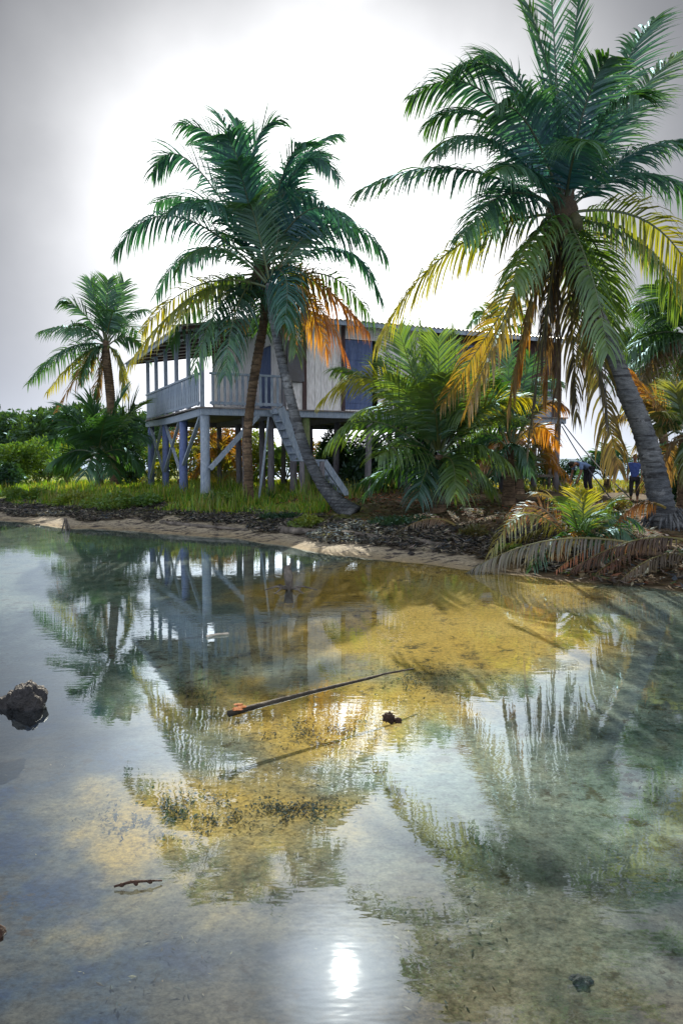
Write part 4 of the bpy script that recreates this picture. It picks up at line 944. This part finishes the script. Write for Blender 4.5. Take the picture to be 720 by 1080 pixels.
# sunken pole
a = G(241, 751, .01); b = G(436, 703, .015)
mb = MB(); pts = [a.lerp(b, t) + V((0, .03 * math.sin(t * 3), 0)) for t in np.linspace(0, 1, 12)]
pts = [p + V((0, 0, -.012 + .012 * noise.noise(V((i * .5, 7, 0))))) for i, p in enumerate(pts)]
mb.tube(pts, [.021 * (1 - .7 * t) * (1 + .2 * noise.noise(V((t * 8, 0, 1)))) for t in np.linspace(0, 1, 12)], 8, wob=.12)
tag(mb.build('floating_pole', M['darklog'], smooth=True), 'long dark pole floating in the shallow water at centre', 'pole')
mb = MB(); q = G(252, 745, .02)
for i in range(4):
    a_ = random.uniform(0, 6.28); mb.blob(q + V((random.uniform(-.08, .08), random.uniform(-.06, .06), 0)), (.032, .024, .006), i, .3, 8, 5)
tag(mb.build('floating_leaf', simple('orange leaf', (.22, .07, .02), (.36, .12, .025), 14, .8)), 'orange leaf clump floating at the near end of the dark pole', 'leaf')
def rock(px, py, r, lb, mat='rock', z=0.0, seed=0, name='rock', amp=.3, group=None):
    q = G(px, py, z); mb = MB(); mb.blob((0, 0, 0), r, seed, amp, 22, 14); return tag(mb.build(name, M[mat], smooth=True, loc=None), lb, 'rock', group), q
def place(oq): oq[0].location = oq[1]
q = G(24, 744, 0); mb = MB()
def crag(c, r_, seed):
    n0 = len(mb.v); mb.blob(c, r_, seed, .2, 30, 20)
    for i in range(n0, len(mb.v)):
        p = V(mb.v[i]); d = (p - V(c)); k = 1 + .20 * noise.noise(d * 14 + V((seed, 0, 0))) + .10 * noise.noise(d * 33) + .05 * noise.noise(d * 70); mb.v[i] = tuple(V(c) + d * k)
crag((.035, 0, .025), (.115, .12, .135), 21); crag((-.10, .02, -.01), (.10, .10, .085), 22); crag((.08, -.04, -.03), (.075, .08, .07), 23)
tag(mb.build('rock', M['rock'], smooth=True, loc=None), 'dark wet rock standing out of the water at left', 'rock').location = q
place(rock(-4, 986, (.028, .03, .025), 'small brown rock at the left edge near the bottom', 'husk', seed=6))
q = G(612, 1030, -.25); q.z = gz(q.x, q.y) - .01; place((rock(612, 1030, (.04, .035, .03), 'dark sunken stone near the bottom right', 'stone', seed=10, name='sunken_stone')[0], q))
mats_ = 'dark weed patches on the lagoon bed'
def debris(px, py, rx, ry, n, lb, cols=WR):
    """a thin mat of dark weed lying on the bed"""
    q = G(px, py, -.15); q.z = gz(q.x, q.y); q = G(px, py, q.z + .02); mb = MB()
    c_ = 0
    while c_ < n * 5:
        x, y = q.x + random.gauss(0, rx * .8), q.y + random.gauss(0, ry * 1.3)
        if noise.noise(V((x * 6, y * 6, px))) + .35 * noise.noise(V((x * 17, y * 17, px))) < -.05: c_ += .3; continue
        c_ += 1
        p = V((x, y, gz(x, y) + random.uniform(.004, .025))); t = random.uniform(0, 3.14); s = random.uniform(.004, .015)
        e = V((math.cos(t) * s, math.sin(t) * s, random.uniform(-.006, .008))); w = V((-e.y, e.x, random.uniform(-.3, .3) * s)) * random.uniform(.2, .6)
        mb.add([p - e, p + w, p + e, p - w], [(0, 1, 2, 3)], jitc(random.choice(cols), .3))
    tag(mb.build('weed_patch', M['litter'], colors=True), lb, 'weed', mats_)
BD = [(.05, .04, .02), (.08, .055, .025), (.035, .032, .025), (.13, .085, .03)]
debris(196, 731, .22, .14, 160, 'dark weed patch on the bed left of the pole', BD)
debris(445, 714, .26, .16, 220, 'dark weed patch at the far end of the pole', BD + [(.35, .3, .25)])
debris(260, 692, .20, .12, 90, 'faint weed patch above the pole', BD)
debris(340, 770, .30, .12, 160, 'brown weed patch below the pole', BD)
debris(108, 686, .5, .25, 260, 'brown weed patch at left in the reflected palm', BD)
debris(190, 858, .28, .09, 260, 'dark weed patch at left above the twig', BD)
debris(305, 852, .2, .06, 160, 'dark weed patch at centre below the reflected fronds', BD)
q = G(410, 757, .02); mb = MB(); mb.blob(q, (.036, .032, .03), 3, .5, 20, 14, 3); mb.blob(q + V((.055, -.02, -.01)), (.022, .018, .016), 5, .5, 16, 12, 3)
tag(mb.build('floating_husk', M['husk'], smooth=True), 'reddish brown husk lump floating right of the pole', 'husk')
mb = MB(); q = G(143, 935, .01)
mb.tube([q + V((-.08, .0, 0)), q + V((-.02, .01, .012)), q + V((.05, .025, .008)), q + V((.09, .04, .0))], [.004, .006, .004, .003], 6)
for e in (-.05, 0, .05): mb.blob(q + V((e, .012 + e * .2, .006)), (.011, .007, .008), int(e * 100), .3, 8, 6)
tag(mb.build('floating_twig', M['husk'], smooth=True), 'short brown twig floating at lower left', 'twig')
def stick(pts, r, lb, mat='pale', z=.012):
    mb = MB(); mb.tube([G(x, y, z) for x, y in pts], r, 6, wob=.1); tag(mb.build('floating_stick', M[mat], smooth=True), lb, 'stick')
stick(((218, 671), (228, 669), (241, 668)), .011, 'short pale stick above the weed patch at left')
# snag: upright stump with roots standing in the water
q = G(304, 622); q.z = -.16; mb = MB()
mb.tube([(0, 0, 0), (.01, 0, .2), (.0, .01, .33), (-.02, .0, .46)], [.055, .045, .06, .028], 9, wob=.15)
mb.tube([(-.01, 0, .36), (-.06, .02, .44)], [.035, .012], 7)
mb.tube([(.0, 0, .38), (.035, .0, .50)], [.025, .01], 7)
for e, f_ in ((.36, .04), (-.30, .02), (.2, -.22), (-.22, .2), (-.15, -.25)): mb.tube([(0, 0, .17), (e * .5, f_ * .5, .20), (e, f_, .15)], [.022, .014, .006], 6)
tag(mb.build('driftwood_stump', M['drift'], smooth=True, loc=None), 'small dark driftwood stump with spread roots standing in the shallows', 'stump').location = q
# little pyramid of stakes at the left bank
q = gp(70, 560); mb = MB()
for e, f_ in ((-.11, .02), (.10, .0), (.0, .1), (.02, -.08)): mb.tube([(e, f_, -.03), (e * .15, f_ * .15, .30)], [.022, .014], 7)
o = mb.build('stake_bundle', M['drift'], smooth=True); o.location = q; tag(o, 'small dark bundle of stakes standing on the sand at left', 'stakes')
for k, (px, py, r, lb) in enumerate(((433, 584, .045, 'small dark stone on the sand below the middle palm'), (20, 556, .06, 'dark stone on the wet sand at the far left'), (40, 554, .05, 'second dark stone on the wet sand, nearer the stakes'), (395, 574, .05, 'grey stone beside the long driftwood log'))):
    p = gp(px, py); oq = rock(px, py, (r * 1.2, r, r * .8), lb, seed=k + 30, name='beach_stone', group='stones on the sand'); oq[0].location = p
# ------------------------------------------------------------------ timber rails, ropes and loose boards right of the house
q0 = P(528, 520, 26); root = thing('timber_rail', (q0.x, 26, gz(q0.x, 26)), 'dark timber rails on posts under the right end of the house', 'rail')
for px in (528, 544, 560, 578):
    p = P(px, 520, 26); mb = MB(); mb.tube([(p.x - q0.x, 0, -.1), (p.x - q0.x + .03, 0, 1.0 + random.uniform(0, .25))], .055, 8, wob=.08); mb.build('post', M['drift'], root, True)
for z in (.45, .85):
    mb = MB(); mb.bar((-.2, -.07, z), (P(584, 520, 26).x - q0.x, -.07, z + .05), .05, .09); mb.build('rail', M['drift'], root)
p = V((*hw(LU - .1, -.1), 2.4 + HZ)); e = gp(665, 527)
for k, (x0, lb) in enumerate(((0, 'upper dark rope running from the house corner down to the standing person'), (-.5, 'lower dark rope slanting from the house corner to the ground'))):
    a_ = p + V((0, 0, -.15 * k)); b_ = e + V((x0, .1 * k, .02)); mb = MB(); mb.tube([a_.lerp(b_, t) - V((0, 0, .12 * math.sin(t * math.pi))) for t in np.linspace(0, 1, 9)], .018, 6)
    tag(mb.build('rope', M['rope'], smooth=True), lb, 'rope')

# ------------------------------------------------------------------ people
def skin_mesh(name, verts, edges, rads, mat, parent, sub=2, root_i=0):
    me_ = bpy.data.meshes.new(name); me_.from_pydata(verts, edges, []); o = bpy.data.objects.new(name, me_); COL.objects.link(o)
    sk = o.modifiers.new('skin', 'SKIN'); sk.use_smooth_shade = True
    for i, r in enumerate(rads):
        d = me_.skin_vertices[0].data[i]; d.radius = (r, r) if not isinstance(r, tuple) else r; d.use_root = (i == root_i)
    sb = o.modifiers.new('sub', 'SUBSURF'); sb.levels = sb.render_levels = sub
    dg = bpy.context.evaluated_depsgraph_get(); baked = bpy.data.meshes.new_from_object(o.evaluated_get(dg)); o.modifiers.clear(); o.data = baked; baked.name = name
    baked.materials.clear(); baked.materials.append(M[mat]); baked.polygons.foreach_set('use_smooth', [True] * len(baked.polygons))
    o.parent = parent; return o
def person(loc, rz, J, label, shirt, scale=1.0):
    root = thing('person', loc, label, 'person', rz=rz); root.scale = (scale,) * 3
    names = list(J); idx_ = {n: i for i, n in enumerate(names)}
    ed = [('pelvis', 'waist'), ('waist', 'chest'), ('chest', 'neck'), ('neck', 'chin'), ('chin', 'head'), ('head', 'crown'), ('head', 'nose')]
    for s in 'lr':
        ed += [('chest', s + 'sho'), (s + 'sho', s + 'elb'), (s + 'elb', s + 'wri'), (s + 'wri', s + 'palm'), ('pelvis', s + 'hip'), (s + 'hip', s + 'kne'), (s + 'kne', s + 'ank'), (s + 'ank', s + 'toe')]
    vs = [V(J[n][0]) for n in names]; rd = [J[n][1] for n in names]; ee = [(idx_[a], idx_[b]) for a, b in ed]
    for s, sg in (('l', -1), ('r', 1)):
        pi = idx_[s + 'palm']; pw, pp = V(J[s + 'wri'][0]), V(J[s + 'palm'][0]); d = (pp - pw).normalized(); side = d.cross(V((1, 0, 0))).normalized()
        for k, (off, ln) in enumerate(((-.030, .062), (-.010, .072), (.010, .068), (.030, .052))):
            b0 = len(vs); vs += [pp + side * off + d * .035, pp + side * off * 1.1 + d * (.035 + ln * .55), pp + side * off * 1.1 + d * (.03 + ln) + V((-sg * .02, 0, 0))]; rd += [.0095, .009, .0075]; ee += [(pi, b0), (b0, b0 + 1), (b0 + 1, b0 + 2)]
        b0 = len(vs); vs += [pw.lerp(pp, .6) - side * .038, pw.lerp(pp, .9) - side * .058 + d * .02]; rd += [.011, .009]; ee += [(pi, b0), (b0, b0 + 1)]
    skin_mesh('body', vs, ee, rd, 'skin', root)
    def cloth(nm, keys, edges, grow, mat):
        ix = {k: i for i, k in enumerate(keys)}; vv = []
        for k in keys:
            if '>' in k: a_, b_, t = k.split('>'); vv.append((V(J[a_][0]).lerp(V(J[b_][0]), float(t)), (J[a_][1] * .85 if not isinstance(J[a_][1], tuple) else .085)))
            else: vv.append((V(J[k][0]), J[k][1]))
        skin_mesh(nm, [q[0] for q in vv], [(ix[a_], ix[b_]) for a_, b_ in edges], [tuple(c + grow for c in q[1]) if isinstance(q[1], tuple) else q[1] + grow for q in vv], mat, root)
    cloth('shirt', ['waist', 'chest', 'lsho', 'rsho', 'lsho>lelb>.75', 'rsho>relb>.75', 'pelvis', 'chest>neck>.62'], [('chest', 'chest>neck>.62'), ('pelvis', 'waist'), ('waist', 'chest'), ('chest', 'lsho'), ('chest', 'rsho'), ('lsho', 'lsho>lelb>.75'), ('rsho', 'rsho>relb>.75')], .018, shirt)
    cloth('trousers', ['pelvis', 'lhip', 'rhip', 'lkne', 'rkne', 'lkne>lank>.7', 'rkne>rank>.7'], [('pelvis', 'lhip'), ('pelvis', 'rhip'), ('lhip', 'lkne'), ('rhip', 'rkne'), ('lkne', 'lkne>lank>.7'), ('rkne', 'rkne>rank>.7')], .016, 'shorts')
    hd, cr, nz_ = V(J['head'][0]), V(J['crown'][0]), V(J['nose'][0]); bk = (hd - nz_).normalized(); mb = MB()
    mb.blob(hd.lerp(cr, .62) + bk * .03, (.092, .105, .095), 2, .05); mb.build('hair', M['hair'], root, True)
    fw = -bk; sd = fw.cross((cr - hd).normalized()).normalized()
    for sg in (-1, 1):
        mb = MB(); mb.blob(hd + fw * .078 + sd * sg * .032 + (cr - hd).normalized() * .025, (.012,) * 3, 1, 0, 8, 6); mb.build('eye', M['hair'], root, True)
        mb = MB(); mb.blob(hd - fw * .0 + sd * sg * .085, (.016, .024, .032), 1, .05, 8, 6); mb.build('ear', M['skin'], root, True)
    mb = MB(); mb.blob(hd + fw * .082 - (cr - hd).normalized() * .055, (.024, .010, .008), 1, 0, 8, 6); mb.build('mouth', M['fibre'], root, True)
    return root
# local axes: -y is forward (towards the camera when rz = 0)
JS = dict(pelvis=((0, 0, .92), (.13, .10)), waist=((0, 0, 1.08), (.125, .09)), chest=((0, .01, 1.32), (.15, .10)), neck=((0, 0, 1.48), .055), chin=((0, -.015, 1.55), .06), head=((0, -.02, 1.63), .085), crown=((0, 0, 1.70), .075), nose=((0, -.105, 1.61), .016),
    lsho=((-.19, .01, 1.40), .058), lelb=((-.25, .04, 1.12), .042), lwri=((-.22, -.10, .90), .03), lpalm=((-.21, -.14, .82), .034), rsho=((.19, .01, 1.40), .058), relb=((.25, .05, 1.12), .042), rwri=((.24, -.06, .88), .03), rpalm=((.235, -.09, .80), .034),
    lhip=((-.10, 0, .86), .085), lkne=((-.11, -.03, .48), .06), lank=((-.115, .02, .09), .042), ltoe=((-.13, -.14, .035), .035), rhip=((.10, 0, .86), .085), rkne=((.11, -.04, .48), .06), rank=((.115, .0, .09), .042), rtoe=((.13, -.16, .035), .035))
q = gp(668, 530)
person((q.x, q.y, q.z), R(-30), JS, 'person in blue shirt and dark trousers standing left of the thick trunk', 'shirt', 1.08 * (q.y * 47 / FPX) / 1.75)
JB = dict(pelvis=((0, 0, .90), (.13, .11)), waist=((0, -.15, 1.0), (.125, .10)), chest=((0, -.38, 1.06), (.15, .11)), neck=((0, -.54, 1.06), .055), chin=((0, -.60, 1.03), .06), head=((0, -.68, 1.00), .085), crown=((0, -.75, 1.02), .075), nose=((0, -.70, .905), .016),
    lsho=((-.19, -.46, 1.04), .058), lelb=((-.21, -.50, .76), .042), lwri=((-.17, -.60, .55), .03), lpalm=((-.165, -.62, .47), .034), rsho=((.19, -.46, 1.04), .058), relb=((.21, -.48, .76), .042), rwri=((.18, -.58, .55), .03), rpalm=((.175, -.60, .47), .034),
    lhip=((-.10, 0, .86), .085), lkne=((-.11, -.06, .47), .06), lank=((-.115, .02, .09), .042), ltoe=((-.13, -.14, .035), .035), rhip=((.10, 0, .86), .085), rkne=((.11, -.05, .47), .06), rank=((.115, .05, .09), .042), rtoe=((.13, -.11, .035), .035))
q = gp(620, 522)
person((q.x, q.y, q.z), R(-70), JB, 'person in pale blue shirt bending forward under the house corner', 'shirt2', 1.0 * (q.y * 36 / FPX) / 1.15)
